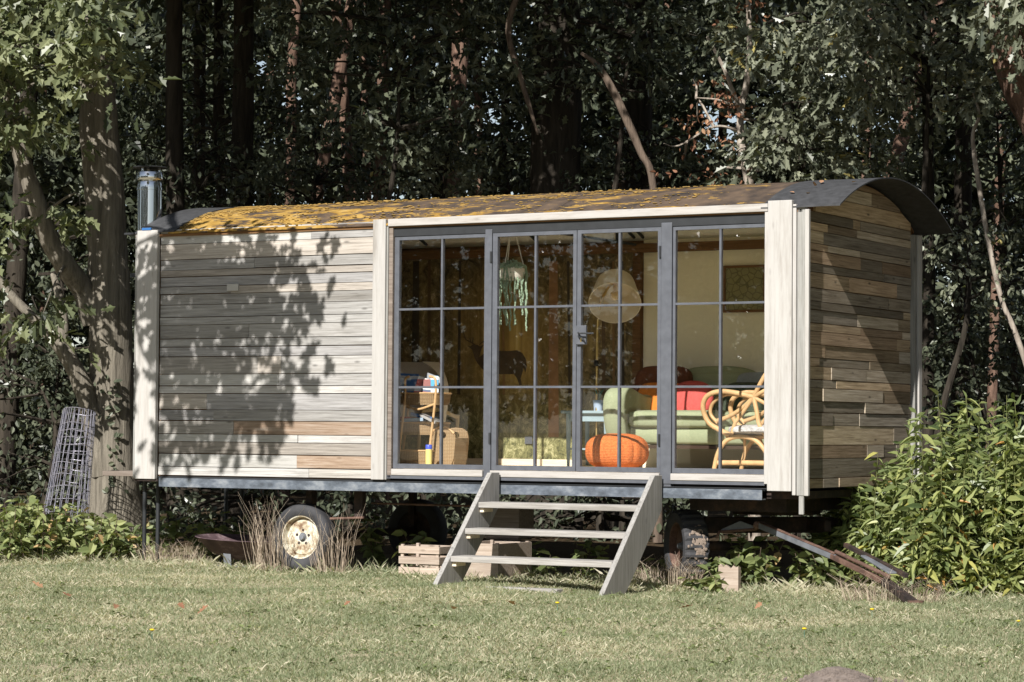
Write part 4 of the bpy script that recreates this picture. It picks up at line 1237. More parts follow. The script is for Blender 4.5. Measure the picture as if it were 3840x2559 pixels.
# ------------------------------------------------------------------ vegetation helpers
TMPL = {
    'oak':   [(0, 0), (.13, .17), (.07, .29), (.27, .44), (.13, .55), (.27, .73), (.09, .84), (0, 1.0)],
    'lance': [(0, 0), (.165, .28), (.15, .58), (0, 1.0)],
    'oval':  [(0, 0), (.26, .30), (.25, .62), (0, 1.0)],
    'kite':  [(0, 0), (.27, .45), (0, 1.0)],
}
UP = np.array((0, 0, 1.0))
def norm(a): return a / np.maximum(np.linalg.norm(a, axis=1, keepdims=True), 1e-9)
def leaf_mesh(name, pos, size, tmpl, mat, upb=.7, rnd=.9, face=None, tdir=None, lc=None, fold=.25, droop=.25):
    pos = np.asarray(pos, float)
    N = len(pos)
    size = np.broadcast_to(np.asarray(size, float), (N,))
    nrm = RNG.normal(size=(N, 3)) * rnd + UP * upb
    if face is not None: nrm = nrm + np.asarray(face)
    nrm = norm(nrm)
    t = RNG.normal(size=(N, 3))
    if tdir is not None: t = t * .35 + np.asarray(tdir)
    t = norm(t - nrm * (t * nrm).sum(1, keepdims=True))
    s = np.cross(nrm, t)
    half = np.array(TMPL[tmpl])
    K = len(half)
    u = np.concatenate([half[:, 0], -half[:, 0]]); v = np.concatenate([half[:, 1], half[:, 1]])
    w = fold * np.abs(u) - droop * v * v
    co = pos[:, None, :] + size[:, None, None] * (u[None, :, None] * s[:, None, :] + v[None, :, None] * t[:, None, :] + w[None, :, None] * nrm[:, None, :])
    co = co.reshape(-1, 3)
    idx = np.arange(N)[:, None] * (2 * K)
    f1 = idx + np.arange(K)[None, :]
    f2 = idx + K + np.arange(K)[::-1][None, :]
    loops = np.stack([f1, f2], 1).reshape(-1)
    me = bpy.data.meshes.new(name)
    me.vertices.add(len(co)); me.vertices.foreach_set('co', co.astype(np.float32).ravel())
    me.loops.add(len(loops)); me.loops.foreach_set('vertex_index', loops.astype(np.int32))
    me.polygons.add(2 * N)
    me.polygons.foreach_set('loop_start', (np.arange(2 * N) * K).astype(np.int32))
    at_ = me.attributes.new('lc', 'FLOAT', 'POINT')
    if lc is None: lc = RNG.random(N)
    at_.data.foreach_set('value', np.repeat(np.clip(lc, 0, 1), 2 * K).astype(np.float32))
    me.materials.append(mat)
    me.update(calc_edges=True)
    return me

def clusters(cent, n, rad, flat=.7):
    """leaf points gathered round twig centres, with a tone per cluster"""
    cent = np.asarray(cent, float)
    M = len(cent)
    n_i = np.maximum(RNG.poisson(n, M), 2)
    c = np.repeat(cent, n_i, axis=0)
    r = np.repeat(RNG.uniform(.6, 1.3, M) * rad, n_i)[:, None]
    # a cluster is two or three twigs: leaves sit along them in a flat spray
    twig = RNG.integers(0, 3, len(c))
    ax = norm(RNG.normal(size=(M * 3, 3)) * np.array((1, 1, .45)) + np.array((0, -.15, -.2)))
    a_ = ax[np.repeat(np.arange(M), n_i) * 3 + twig]
    s_ = RNG.uniform(.0, 1.5, len(c))[:, None]
    off = a_ * s_ * r + RNG.normal(size=c.shape) * r * np.array((1, 1, flat * .7)) * .22
    tone = np.repeat(RNG.normal(.5, .16, M), n_i) + RNG.normal(0, .18, len(c))
    return c + off, tone, norm(off)

def pxbox(x0, x1, y0, y1, d0, d1, n, keep=None):
    out = []
    while len(out) < n:
        x, y, d = random.uniform(x0, x1), random.uniform(y0, y1), random.uniform(d0, d1)
        if keep and not keep(x, y): continue
        out.append(tuple(at(x, y, d)))
    return out

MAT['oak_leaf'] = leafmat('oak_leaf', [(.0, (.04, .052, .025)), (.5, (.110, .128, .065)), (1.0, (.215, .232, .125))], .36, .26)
MAT['dull_leaf'] = leafmat('dull_wood_leaf', [(.0, (.020, .026, .017)), (.5, (.070, .082, .054)), (1.0, (.155, .168, .112))], .34, .2)  # darker leaf copy, the wood's inner shade put into its colour
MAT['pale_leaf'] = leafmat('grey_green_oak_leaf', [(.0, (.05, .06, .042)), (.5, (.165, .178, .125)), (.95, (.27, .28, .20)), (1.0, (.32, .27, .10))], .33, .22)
MAT['bush_leaf'] = leafmat('yellow_green_bush_leaf', [(.0, (.055, .082, .03)), (.45, (.185, .225, .085)), (.85, (.34, .36, .135)), (.97, (.44, .41, .12)), (1.0, (.45, .25, .08))], .4, .32)
MAT['weed_leaf'] = leafmat('weed_leaf', [(.0, (.06, .085, .034)), (.5, (.175, .21, .085)), (.9, (.32, .34, .15)), (1.0, (.42, .29, .14))], .5, .3)
MAT['dry_leaf'] = leafmat('dry_brown_leaf', [(.0, (.13, .055, .03)), (.6, (.24, .115, .065)), (1.0, (.36, .21, .12))], .7, .15)
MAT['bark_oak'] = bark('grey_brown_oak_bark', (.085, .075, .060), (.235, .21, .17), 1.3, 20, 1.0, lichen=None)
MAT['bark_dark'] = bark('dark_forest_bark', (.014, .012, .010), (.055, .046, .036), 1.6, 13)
MAT['bark_pine'] = bark('reddish_pine_bark', (.05, .030, .021), (.20, .128, .096), 3.5, 11)
MAT['bark_pale'] = bark('pale_sapling_bark', (.13, .10, .08), (.42, .37, .31), 5, 16, .4)
MAT['bark_twig'] = bark('brown_branch_bark', (.05, .036, .028), (.17, .13, .10), 3, 20, .4)

def tree(name, label, trunk_pts, trunk_r, mat_b, limbs=(), cent=None, nl=30, crad=.4, lsize=.13, tmpl='oak', mat_l=None, upb=.75, rnd=.8, group=None, cat='tree', seg=14, extra_twigs=True, wob=.06, fan=.0):
    base = Vector(trunk_pts[0])
    t = thing(name, label, cat, (base.x, base.y, 0), group)
    mb = MB()
    P = bez(trunk_pts, 6)
    mb.tube(P, lerp_list(trunk_r, len(P)), seg, wob=wob)
    for pts, rr in limbs:
        Q = bez(pts, 5)
        mb.tube(Q, lerp_list(rr, len(Q)), max(seg - 4, 6), wob=wob)
    if cent is not None and extra_twigs:
        src = [p for p in P[len(P) // 3:]] + [q for pts, rr in limbs for q in bez(pts, 4)]
        for c in cent[::2]:
            c = Vector(c)
            q = min(src, key=lambda s_: (s_ - c).length + max(0, s_.z - c.z) * .6)
            if (q - c).length < .25: continue
            mid = (q + c) / 2 + Vector((random.uniform(-.2, .2), random.uniform(-.2, .2), random.uniform(-.1, .25)))
            mb.tube(bez([q, mid, c], 3), lerp_list([.03 if (q - c).length > 1 else .018, .012, .004], 7), 5, wob=0)
    tr_ = mb.build('trunk', mat_b, t, smooth=True)
    if cent is not None:
        pos, tone, off = clusters(cent, nl, crad)
        sz = RNG.uniform(.7, 1.2, len(pos)) * lsize
        me = leaf_mesh('crown', pos, sz, tmpl, mat_l, upb, rnd, face=off * .35, tdir=off * .7 + np.array((0, 0, -.35)), lc=tone)
        link('crown', me, t)
    return t

# ------------------------------------------------------------------ the big tree at the left
D = 26.0
trunk = [at(268, 1262, D), at(262, 1130, D), at(258, 1000, D), at(256, 850, D), at(252, 700, D), at(246, 560, D), at(238, 420, D), at(226, 280, D), at(222, 120, D), at(214, -60, D), at(205, -300, D)]
tr_r = [.36, .27, .235, .225, .225, .205, .205, .20, .17, .15, .11]
lA = ([at(222, 735, D), at(192, 668, D - .1), at(150, 610, D - .3), at(110, 540, D - .4), at(78, 450, D - .5), at(52, 370, D - .5), at(30, 280, D - .5), at(15, 150, D - .5)], [.16, .12, .115, .105, .095, .085, .075, .06])
lB = ([at(240, 1090, D - .1), at(212, 960, D - .15), at(178, 860, D - .2), at(130, 785, D - .2), at(70, 725, D - .2), at(0, 650, D - .1), at(-60, 560, D)], [.15, .11, .095, .08, .05, .045, .04])
lC = ([at(142, 800, D - .2), at(146, 740, D - .2), at(136, 680, D - .1), at(122, 630, D)], [.07, .05, .045, .03])
up1 = trunk[-2]
lS = ([trunk[-2], Vector((-9.6, 2.0, 8.2)), Vector((-7.6, -1.5, 7.9)), Vector((-5.9, -4.6, 7.0)), Vector((-4.6, -5.6, 6.2))], [.12, .10, .07, .045, .02])
lS2 = ([Vector((-7.6, -1.5, 7.9)), Vector((-6.7, -3.5, 6.8)), Vector((-5.7, -5.2, 5.6))], [.05, .035, .015])
def keepA(x, y):
    if y < 130: return x < 320
    if y < 180: return x < 265
    if y < 215: return x < 175
    return x < 150 - (y - 215) * .6
cA = pxbox(-120, 330, -40, 315, 23.6, 25.6, 84, keepA)
cA += pxbox(-60, 20, 470, 600, 24, 26, 4) + pxbox(40, 140, 640, 745, 24.6, 25.6, 4) + pxbox(150, 230, 470, 540, 25.0, 25.4, 3)
# crown above the frame
up_c = []
for i in range(110):
    a, r = random.random() * 6.283, 4.2 * math.sqrt(random.random())
    p = Vector((trunk[-1].x + r * math.cos(a), trunk[-1].y + 1.0 + r * math.sin(a), random.uniform(7.0, 10.5)))
    up_c.append(tuple(p))
# the overhanging limb that dapples the left wall
sh = []
def wall_pt(px, py): return onplane(px * 1.632, py * 1.632, 1, 0.0)
def add_shadow(x0, x1, y0, y1, n):
    for _ in range(n):
        w = wall_pt(random.uniform(x0, x1), random.uniform(y0, y1))
        k = float(np.interp(w.z, [1.0, 2.0, 2.9], [5.3, 4.15, 3.3])) + random.uniform(-.1, .3)
        sh.append(w + Vector((.13, -1, .72)) * k)
add_shadow(350, 480, 540, 660, 13); add_shadow(480, 690, 535, 625, 12); add_shadow(360, 560, 660, 780, 16); add_shadow(560, 735, 610, 760, 13)
add_shadow(380, 560, 770, 830, 8); add_shadow(715, 752, 770, 815, 1); add_shadow(360, 560, 850, 1000, 20); add_shadow(540, 685, 860, 980, 10); add_shadow(380, 520, 1000, 1060, 3)
add_shadow(318, 355, 560, 860, 5); add_shadow(360, 600, 560, 800, 20); add_shadow(370, 620, 860, 1010, 14)
hero = tree('oak_tree', 'large grey-barked oak leaning its limbs out at the left end of the wagon', trunk, tr_r, MAT['bark_oak'], (lA, lB, lC, lS, lS2), None, seg=22, wob=.10)
mb = MB()
src = bez(lS[0], 8)[14:] + bez(lS2[0], 8)
for c in sh[::2]:
    q = min(src, key=lambda s_: (s_ - c).length)
    mb.tube(bez([q, (q + c) / 2 + Vector((0, 0, .15)), c], 3), lerp_list([.012, .008, .003], 7), 5)
srcA = bez(lA[0], 6) + bez(lB[0], 6) + bez(trunk, 6)[30:]
for c in cA[::2]:
    c = Vector(c)
    q = min(srcA, key=lambda s_: (s_ - c).length)
    mb.tube(bez([q, (q + c) / 2 + Vector((random.uniform(-.2, .2), 0, random.uniform(0, .25))), c], 3), lerp_list([.02, .010, .003], 7), 5)
tag(mb.build('twigs', MAT['bark_oak'], hero, smooth=True), kind='stuff')
pos, tone, off = clusters(cA, 21, .33)
link('crown', leaf_mesh('crown', pos, RNG.uniform(.12, .21, len(pos)), 'oak', MAT['oak_leaf'], .7, .75, face=off * .3 + np.array((.05, -.35, .25)), tdir=off * .6 + np.array((0, 0, -.5)), lc=tone + .12), hero)
pos, tone, off = clusters(up_c, 55, .55)
link('crown', leaf_mesh('crown', pos, RNG.uniform(.14, .22, len(pos)), 'oak', MAT['oak_leaf'], .7, .8, lc=tone), hero)
pos, tone, off = clusters([tuple(c) for c in sh], 9, .25)
link('crown', leaf_mesh('crown', pos, RNG.uniform(.125, .205, len(pos)), 'oak', MAT['oak_leaf'], .5, .45, face=np.array((.08, -.8, .6)), lc=tone), hero)
# ivy on the trunk
iv = []
for i in range(46):
    y = random.uniform(1030, 1260) if i < 22 else random.uniform(870, 1030)
    iv.append(at(252 + random.gauss(0, 12) + (y - 900) * .05, y, D - .27))
o = link('ivy', leaf_mesh('ivy', [tuple(p) for p in iv], RNG.uniform(.05, .09, len(iv)), 'oval', MAT['dull_leaf'], .1, .4, face=np.array((.5, -.9, .2)), lc=RNG.uniform(.3, .9, len(iv))))
tag(o, 'strip of small ivy leaves climbing the big oak trunk', 'ivy')

# ------------------------------------------------------------------ the wood behind
def gx(px, depth): 
    p = at(px, 1200, depth)
    return Vector((p.x, p.y, 0))
def straight(px0, py0, px1, py1, d, ztop=13.0, bend=.12, base_px=None):
    """trunk through two measured points at one depth, from the ground to the crown"""
    a, b = at(px0, py0, d), at(px1, py1, d)
    t = (b - a) / max(b.z - a.z, .1)
    g = a - t * (a.z + .05)
    top = a + t * (ztop - a.z)
    pts = [g, g + t * .9 + Vector((random.uniform(-bend, bend) * .3, 0, 0)), a, b]
    if top.z > b.z + 1: pts += [b + (top - b) * .5 + Vector((random.uniform(-bend, bend), random.uniform(-bend, bend), 0)), top]
    pts = sorted(pts, key=lambda q: q.z)
    out = [pts[0]]
    for q in pts[1:]:
        if q.z - out[-1].z > .35: out.append(q)
    return out
def high_crown(top, n, r, z0, z1, ymin=3.2):
    out = []
    for _ in range(n):
        a, q = random.random() * 6.283, r * math.sqrt(random.random())
        p = (top.x + q * math.cos(a), max(top.y + q * math.sin(a), ymin + random.random()), random.uniform(z0, z1))
        out.append(p)
    return out

def shade_over(x0, x1, y0, y1, d0, d1, n, zmin=6.9):
    # unseen foliage added to the high crowns to darken a part of the wood
    out = []
    while len(out) < n:
        p_ = at(random.uniform(x0, x1), random.uniform(y0, y1), random.uniform(d0, d1))
        k_ = (random.uniform(zmin, zmin + 3.0) - p_.z) / .72
        q_ = p_ + Vector((.13, -1, .72)) * k_
        if q_.y < .6: k_ = p_.y - .6 - random.random(); q_ = p_ + Vector((.13, -1, .72)) * k_
        if q_.z > 6.3: out.append(tuple(q_))
    return out
# the thick dark oak behind the roof
tk = straight(1276, 430, 1282, 60, 29.0, 12)
cen = high_crown(Vector((tk[-1].x - 1.0, 6.0, 0)), 330, 6.5, 6.8, 9.8, .6) + shade_over(300, 1250, -20, 330, 28, 34, 190)  # crown thickened above the view to darken the wood
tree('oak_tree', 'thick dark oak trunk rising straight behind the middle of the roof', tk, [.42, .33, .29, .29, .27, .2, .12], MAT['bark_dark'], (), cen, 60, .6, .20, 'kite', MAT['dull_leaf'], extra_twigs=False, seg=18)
for (x0, y0, x1, y1, d, r, lab) in ((556, 420, 560, 30, 31, .14, 'dark straight trunk in the wood behind the left part of the roof'),
                                    (402, 420, 400, 60, 30, .11, 'dark trunk with a sunlit patch just right of the flue pipe'),
                                    (456, 400, 462, 20, 34, .09, 'slim dark trunk between two thicker ones right of the flue'),
                                    (506, 330, 502, 120, 33, .07, 'slim trunk with sun flecks in the wood right of the flue'),
                                    (1462, 400, 1470, 60, 32, .20, 'broad dark trunk behind the bent bare branch'),
                                    (2208, 700, 2214, 330, 29, .11, 'dark trunk in the shade right of the gable'),
                                    (2132, 760, 2136, 560, 27, .07, 'dark trunk close behind the gable corner'),
                                    (20, 900, 40, 600, 29, .13, 'dark trunk at the far left edge of the wood')):
    tk = straight(x0, y0, x1, y1, d, 11)
    cen = high_crown(tk[-1] + Vector((0, -2.5, 0)), 90, 4.2, 7.3, 11.5) if x0 < 1600 else high_crown(tk[-1] + Vector((0, 3, 0)), 24, 3.0, 8.5, 12)
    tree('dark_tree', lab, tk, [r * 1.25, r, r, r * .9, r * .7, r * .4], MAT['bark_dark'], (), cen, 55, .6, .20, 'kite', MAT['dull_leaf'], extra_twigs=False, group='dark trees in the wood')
# reddish pines deeper in
pines = [(668, 380, 672, 130, 40, .13), (742, 380, 800, 60, 39, .15), (806, 430, 800, 370, 42, .16), (844, 420, 838, 130, 44, .11), (1036, 430, 1058, 90, 38, .20), (1100, 380, 1098, 80, 45, .12),
         (880, 200, 886, 20, 43, .16), (1510, 300, 1530, 60, 46, .14), (1590, 330, 1592, 120, 48, .12), (2078, 300, 2108, 200, 36, .16), (1990, 400, 1996, 150, 42, .12), (1420, 330, 1424, 140, 44, .13),
         (620, 330, 622, 60, 47, .12), (950, 330, 956, 60, 50, .13), (1160, 330, 1166, 60, 52, .14), (1660, 330, 1664, 60, 50, .13), (1840, 330, 1838, 60, 46, .12), (2290, 620, 2300, 300, 44, .14),
         (95, 860, 100, 500, 48, .08)]
ORD = ('first', 'second', 'third', 'fourth', 'fifth', 'sixth', 'seventh', 'eighth', 'ninth', 'tenth', 'eleventh', 'twelfth', 'thirteenth', 'fourteenth', 'fifteenth', 'sixteenth', 'seventeenth', 'eighteenth', 'nineteenth', 'twentieth', 'twenty-first', 'twenty-second')
pines.sort()
for i_, (x0, y0, x1, y1, d, r) in enumerate(pines):
    tk = straight(x0, y0, x1, y1, d, 13, .25)
    cen = high_crown(tk[-1], 34, 2.6, 9.0, 13.5)
    tree('pine_tree', 'slim reddish pine trunk deep in the wood, %s from the left' % ORD[i_], tk, [r * .8, r * .66, r * .66, r * .66, r * .5, r * .3], MAT['bark_pine'], (), cen, 55, .6, .22, 'kite', MAT['dull_leaf'], extra_twigs=False, group='pines deep in the wood', seg=10)
# leaning red trunk at the upper right
d = 24.0
tk = [at(2670, 1290, d), at(2610, 900, d), at(2530, 560, d), at(2428, 300, d), at(2362, 160, d), at(2338, 60, d), at(2306, -80, d), at(2240, -260, d)]
tree('leaning_tree', 'thick reddish trunk leaning in from the right edge at the top', tk, [.40, .34, .33, .31, .30, .29, .24, .16], MAT['bark_pine'], (), pxbox(2180, 2420, -330, -60, 23.5, 26, 30) + pxbox(2270, 2400, -20, 55, 22.6, 23.4, 14) + shade_over(2120, 2353, 470, 950, 26, 31, 80, 6.6), 40, .5, .15, 'oak', MAT['pale_leaf'], seg=18)
# bent bare branches and saplings
def sap(name, label, pts, rr, mat, cent=None, **kw):
    return tree(name, label, pts, rr, mat, (), cent, seg=10, **kw)
d = 27.5
sap('bare_sapling', 'bent bare grey sapling curving up to the left behind the roof', [gx(1512, d), at(1508, 700, d), at(1500, 425, d), at(1472, 350, d), at(1440, 275, d), at(1404, 200, d), at(1372, 150, d), at(1335, 122, d)], [.06, .05, .042, .042, .048, .045, .036, .018], MAT['bark_twig'])
sap('bare_sapling', 'thin bare branch hanging in a curve left of the thick dark oak', [at(1236, 310, d), at(1215, 240, d), at(1195, 175, d), at(1172, 100, d), at(1170, 50, d), at(1188, -10, d), at(1215, -90, d)], [.012, .028, .032, .034, .034, .036, .04], MAT['bark_twig'])
dl = pxbox(1560, 1730, 180, 420, 26.6, 27.4, 34) + pxbox(1650, 1780, 0, 60, 26.6, 27.4, 6)
t = tree('pale_sapling', 'pale barked sapling with dead brown leaves above the roof', [gx(1735, 27), at(1728, 600, 27), at(1720, 420, 27), at(1704, 345, 27), at(1702, 260, 27), at(1716, 190, 27), at(1722, 90, 27), at(1716, -60, 27)], [.075, .065, .055, .045, .04, .036, .032, .025], MAT['bark_pale'],
         (([at(1700, 300, 27), at(1640, 292, 26.9), at(1560, 335, 26.8), at(1525, 330, 26.7)], [.02, .014, .010, .004]), ([at(1702, 260, 27), at(1680, 200, 26.9), at(1660, 150, 26.9), at(1625, 85, 26.8)], [.03, .024, .02, .016]), ([at(1702, 250, 27), at(1650, 230, 26.9), at(1600, 225, 26.9)], [.02, .012, .005])),
         dl, 7, .16, .065, 'oval', MAT['dry_leaf'], upb=.1, rnd=.9, seg=10)
sap('pale_sapling', 'thin pale stem wavering down the shade right of the gable', [at(2400, 1150, 25), at(2372, 900, 25), at(2335, 770, 25), at(2302, 690, 25), at(2272, 560, 25), at(2250, 430, 25), at(2238, 350, 25), at(2236, 305, 25), at(2250, 265, 25), at(2236, 212, 25)], [.03, .03, .028, .026, .026, .026, .024, .020, .016, .008], MAT['bark_pale'])

# leafy young oaks and understorey
def young(name, label, px, d, box, n, nl, crad, ls, tm, mt, group='leafy young trees behind the wagon', upb=.7, keep=None, dz=(0, 0), face=None):
    x0, x1, y0, y1 = box
    cent = pxbox(x0, x1, y0, y1, d - .9 + dz[0], d + .9 + dz[1], n, keep)
    b = gx(px, d)
    zt = max(c[2] for c in cent)
    xm = sum(c[0] for c in cent) / n; ym = sum(c[1] for c in cent) / n
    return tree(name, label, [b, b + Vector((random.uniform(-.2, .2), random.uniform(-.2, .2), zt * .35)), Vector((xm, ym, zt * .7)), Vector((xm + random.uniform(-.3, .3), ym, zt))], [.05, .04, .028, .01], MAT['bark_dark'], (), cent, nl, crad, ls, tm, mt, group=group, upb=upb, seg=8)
young('young_oak', 'grey-green young oak in full sun right of the pale sapling', 1830, 26.6, (1730, 1960, 40, 425), 60, 30, .36, .135, 'oak', MAT['pale_leaf'])
young('young_oak', 'sunlit oak crown filling the top right above the gable', 2090, 25.8, (1930, 2330, -30, 215), 70, 30, .36, .135, 'oak', MAT['pale_leaf'])
young('young_oak', 'oak spray above the black end of the roof', 2010, 27.5, (1880, 2140, 170, 400), 30, 26, .32, .12, 'oak', MAT['pale_leaf'])
young('young_tree', 'small leaved tree in the shade at the right edge', 2310, 27.5, (2180, 2420, 240, 900), 60, 34, .34, .075, 'oval', MAT['dull_leaf'])
young('young_tree', 'small leaved bush reaching past the gable corner', 2170, 25.6, (2115, 2330, 480, 720), 26, 34, .30, .065, 'oval', MAT['pale_leaf'])
young('young_tree', 'dense low tree behind the shrub at the right', 2250, 27.0, (2110, 2400, 700, 1010), 30, 34, .34, .08, 'oval', MAT['dull_leaf'])
young('young_tree', 'pale bushy young tree lit by the sun above the mossy roof', 985, 30.0, (890, 1080, 270, 450), 34, 40, .30, .075, 'oval', MAT['pale_leaf'])
young('young_tree', 'leafy tree low behind the left part of the roof', 740, 31.0, (590, 900, 290, 470), 44, 36, .34, .09, 'oval', MAT['dull_leaf'])
young('young_tree', 'leafy tree behind the flue pipe', 400, 30.5, (300, 600, 330, 480), 34, 34, .34, .09, 'oval', MAT['dull_leaf'])
young('young_tree', 'leafy tree behind the middle of the roof', 1200, 30.5, (1080, 1300, 290, 440), 26, 34, .34, .09, 'oval', MAT['dull_leaf'])
young('young_tree', 'leafy bush low behind the bent bare sapling', 1430, 29.5, (1310, 1700, 300, 420), 46, 34, .32, .085, 'oval', MAT['dull_leaf'])
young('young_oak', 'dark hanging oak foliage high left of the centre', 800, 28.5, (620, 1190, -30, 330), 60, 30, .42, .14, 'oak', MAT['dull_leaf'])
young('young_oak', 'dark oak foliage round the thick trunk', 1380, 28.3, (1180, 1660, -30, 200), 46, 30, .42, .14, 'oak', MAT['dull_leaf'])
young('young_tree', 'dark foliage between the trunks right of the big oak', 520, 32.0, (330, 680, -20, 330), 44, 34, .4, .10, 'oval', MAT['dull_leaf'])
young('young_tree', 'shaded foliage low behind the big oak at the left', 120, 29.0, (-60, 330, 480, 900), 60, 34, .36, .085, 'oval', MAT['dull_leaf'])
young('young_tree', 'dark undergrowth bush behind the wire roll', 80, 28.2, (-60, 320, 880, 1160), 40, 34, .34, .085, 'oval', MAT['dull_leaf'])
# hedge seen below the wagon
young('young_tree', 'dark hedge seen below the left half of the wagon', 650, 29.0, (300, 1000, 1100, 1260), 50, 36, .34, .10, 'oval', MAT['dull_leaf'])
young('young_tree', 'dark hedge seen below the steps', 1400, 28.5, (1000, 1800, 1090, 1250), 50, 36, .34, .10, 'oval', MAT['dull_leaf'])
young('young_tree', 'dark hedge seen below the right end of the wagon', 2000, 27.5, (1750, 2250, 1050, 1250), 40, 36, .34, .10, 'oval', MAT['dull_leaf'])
# the far wood reads as one mass
HOLES = [(1120, 250, 40, 60), (1660, 300, 55, 70), (1600, 330, 30, 40), (2070, 270, 45, 40), (2190, 350, 30, 45), (2262, 360, 22, 30), (655, 250, 26, 110), (590, 180, 18, 60), (1010, 60, 30, 40), (1200, 60, 40, 60), (1100, 120, 30, 40), (2150, 610, 20, 30), (300, 120, 25, 60), (850, 110, 30, 35), (1950, 590, 40, 30), (30, 640, 30, 60), (60, 860, 22, 40), (1960, 300, 40, 50)]
def dens(x, y):
    return not any(((x - a) / (b2 * 1.3)) ** 2 + ((y - b) / (c2 * 1.2)) ** 2 < 1 for a, b, b2, c2 in HOLES)
fc = pxbox(2080, 2560, 100, 1100, 44, 58, 420, dens) + pxbox(-250, 300, 300, 1100, 44, 58, 380, dens) + pxbox(-200, 2560, 330, 1150, 46, 60, 1900, dens) + pxbox(-200, 2560, -140, 420, 42, 60, 2600, dens)
pos, tone, off = clusters(fc, 42, .60)
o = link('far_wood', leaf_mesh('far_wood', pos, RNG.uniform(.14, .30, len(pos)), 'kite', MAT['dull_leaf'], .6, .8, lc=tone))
tag(o, 'dense far foliage of the wood closing off the view', 'wood', kind='stuff')

# ------------------------------------------------------------------ shrub at the right
sb = thing('shrub', 'big yellow-green leafy shrub in front of the gable at the right', 'shrub', tuple(onplane(2180 * 1.632, 1370 * 1.632, 2, 0)))
def top_y(x):
    xs = [1860, 1890, 1940, 2000, 2050, 2100, 2130, 2200, 2280, 2353, 2500]
    yv = [1215, 1150, 1120, 1075, 1010, 935, 900, 905, 895, 880, 880]
    return float(np.interp(x, xs, yv))
stems = MB()
lp_, ls_, ld_, lt_ = [], [], [], []
for i in range(400):
    px = random.uniform(1885, 2470)
    near_d = 18.75 if px > 2090 else float(np.interp(px, [1885, 2090], [20.6, 19.3]))
    dep = near_d + abs(random.gauss(0, .75))
    yb = 0
    g = at(px + random.uniform(-25, 25), 1200, dep); g.z = 0
    ty = top_y(px) + random.random() ** .8 * (430 if px > 2080 else 190)
    tp = at(px + random.uniform(-20, 20), ty, dep - random.uniform(0, .25))
    if tp.z < .2: tp.z = random.uniform(.2, .45)
    tp.z += .02
    mid = (g + tp) / 2 + Vector((random.uniform(-.06, .06), random.uniform(-.06, .03), 0))
    P = bez([g, mid, tp], 6)
    stems.tube(P, lerp_list([.005, .004, .002], len(P)), 5, cap=False)
    n = int(12 + (tp - g).length * 22)
    for j in range(n):
        u = .06 + .94 * (j + random.random()) / n
        k = min(int(u * (len(P) - 1)), len(P) - 2)
        q = P[k] + (P[k + 1] - P[k]) * (u * (len(P) - 1) - k)
        a = j * 2.4 + i
        lp_.append(tuple(q)); ls_.append(random.uniform(.075, .165) * (1.1 - .3 * u))
        ld_.append((math.cos(a), math.sin(a) - .25, .35 + .5 * (u > .9)))
        lt_.append(.36 + random.gauss(0, .2) + .30 * min(max((ty - top_y(px)) / 260, 0), 1))
MAT['green_stem'] = plain('green_stem', (.13, .14, .05), .7)
stems.build('stems', MAT['green_stem'], sb)
link('foliage', leaf_mesh('foliage', lp_, ls_, 'lance', MAT['bush_leaf'], .75, .45, tdir=np.array(ld_) * 1.1, lc=np.array(lt_), droop=.5), sb)

# ------------------------------------------------------------------ weeds
def weed(pts, nst, h, ls, tone=.0):
    lp_, l2, ld, lt = [], [], [], []
    mb = MB()
    for (g, hh) in pts:
        for s in range(nst):
            b = g + Vector((random.gauss(0, .05), random.gauss(0, .05), 0))
            H = hh * random.uniform(.6, 1.1)
            tp = b + Vector((random.gauss(0, .07), random.gauss(-.03, .06), H))
            P = bez([b, (b + tp) / 2 + Vector((random.gauss(0, .02), 0, 0)), tp], 4)
            mb.tube(P, .003, 4, cap=False)
            n = int(4 + H * 22)
            for j in range(n):
                u = .2 + .8 * j / max(n - 1, 1)
                q = P[min(int(u * (len(P) - 1)), len(P) - 1)]
                a = j * 2.4 + s
                lp_.append(tuple(q)); l2.append(random.uniform(.7, 1.2) * ls); ld.append((math.cos(a), math.sin(a) - .2, .25)); lt.append(.5 + tone + random.gauss(0, .22))
    return mb, leaf_mesh('weed_leaves', lp_, l2, 'oval', MAT['weed_leaf'], .9, .4, tdir=np.array(ld) * 1.2, lc=np.array(lt), droop=.35)
P = []
for i in range(80):
    px = random.uniform(-60, 335)
    dep = random.uniform(22.8, 25.2) if px < 215 else random.uniform(22.6, 24.2)
    g = at(px, 1250, dep); g.z = 0
    P.append((g, float(np.interp(px, [-60, 120, 220, 335], [.55, .50, .38, .28]))))
mb, me = weed(P, 2, .5, .115, .05)
wd = link('undergrowth', me)
tag(wd, 'low leafy weeds and seedlings growing round the foot of the big oak', 'undergrowth', kind='stuff')
mb.build('stems', MAT['bark_twig'], wd)
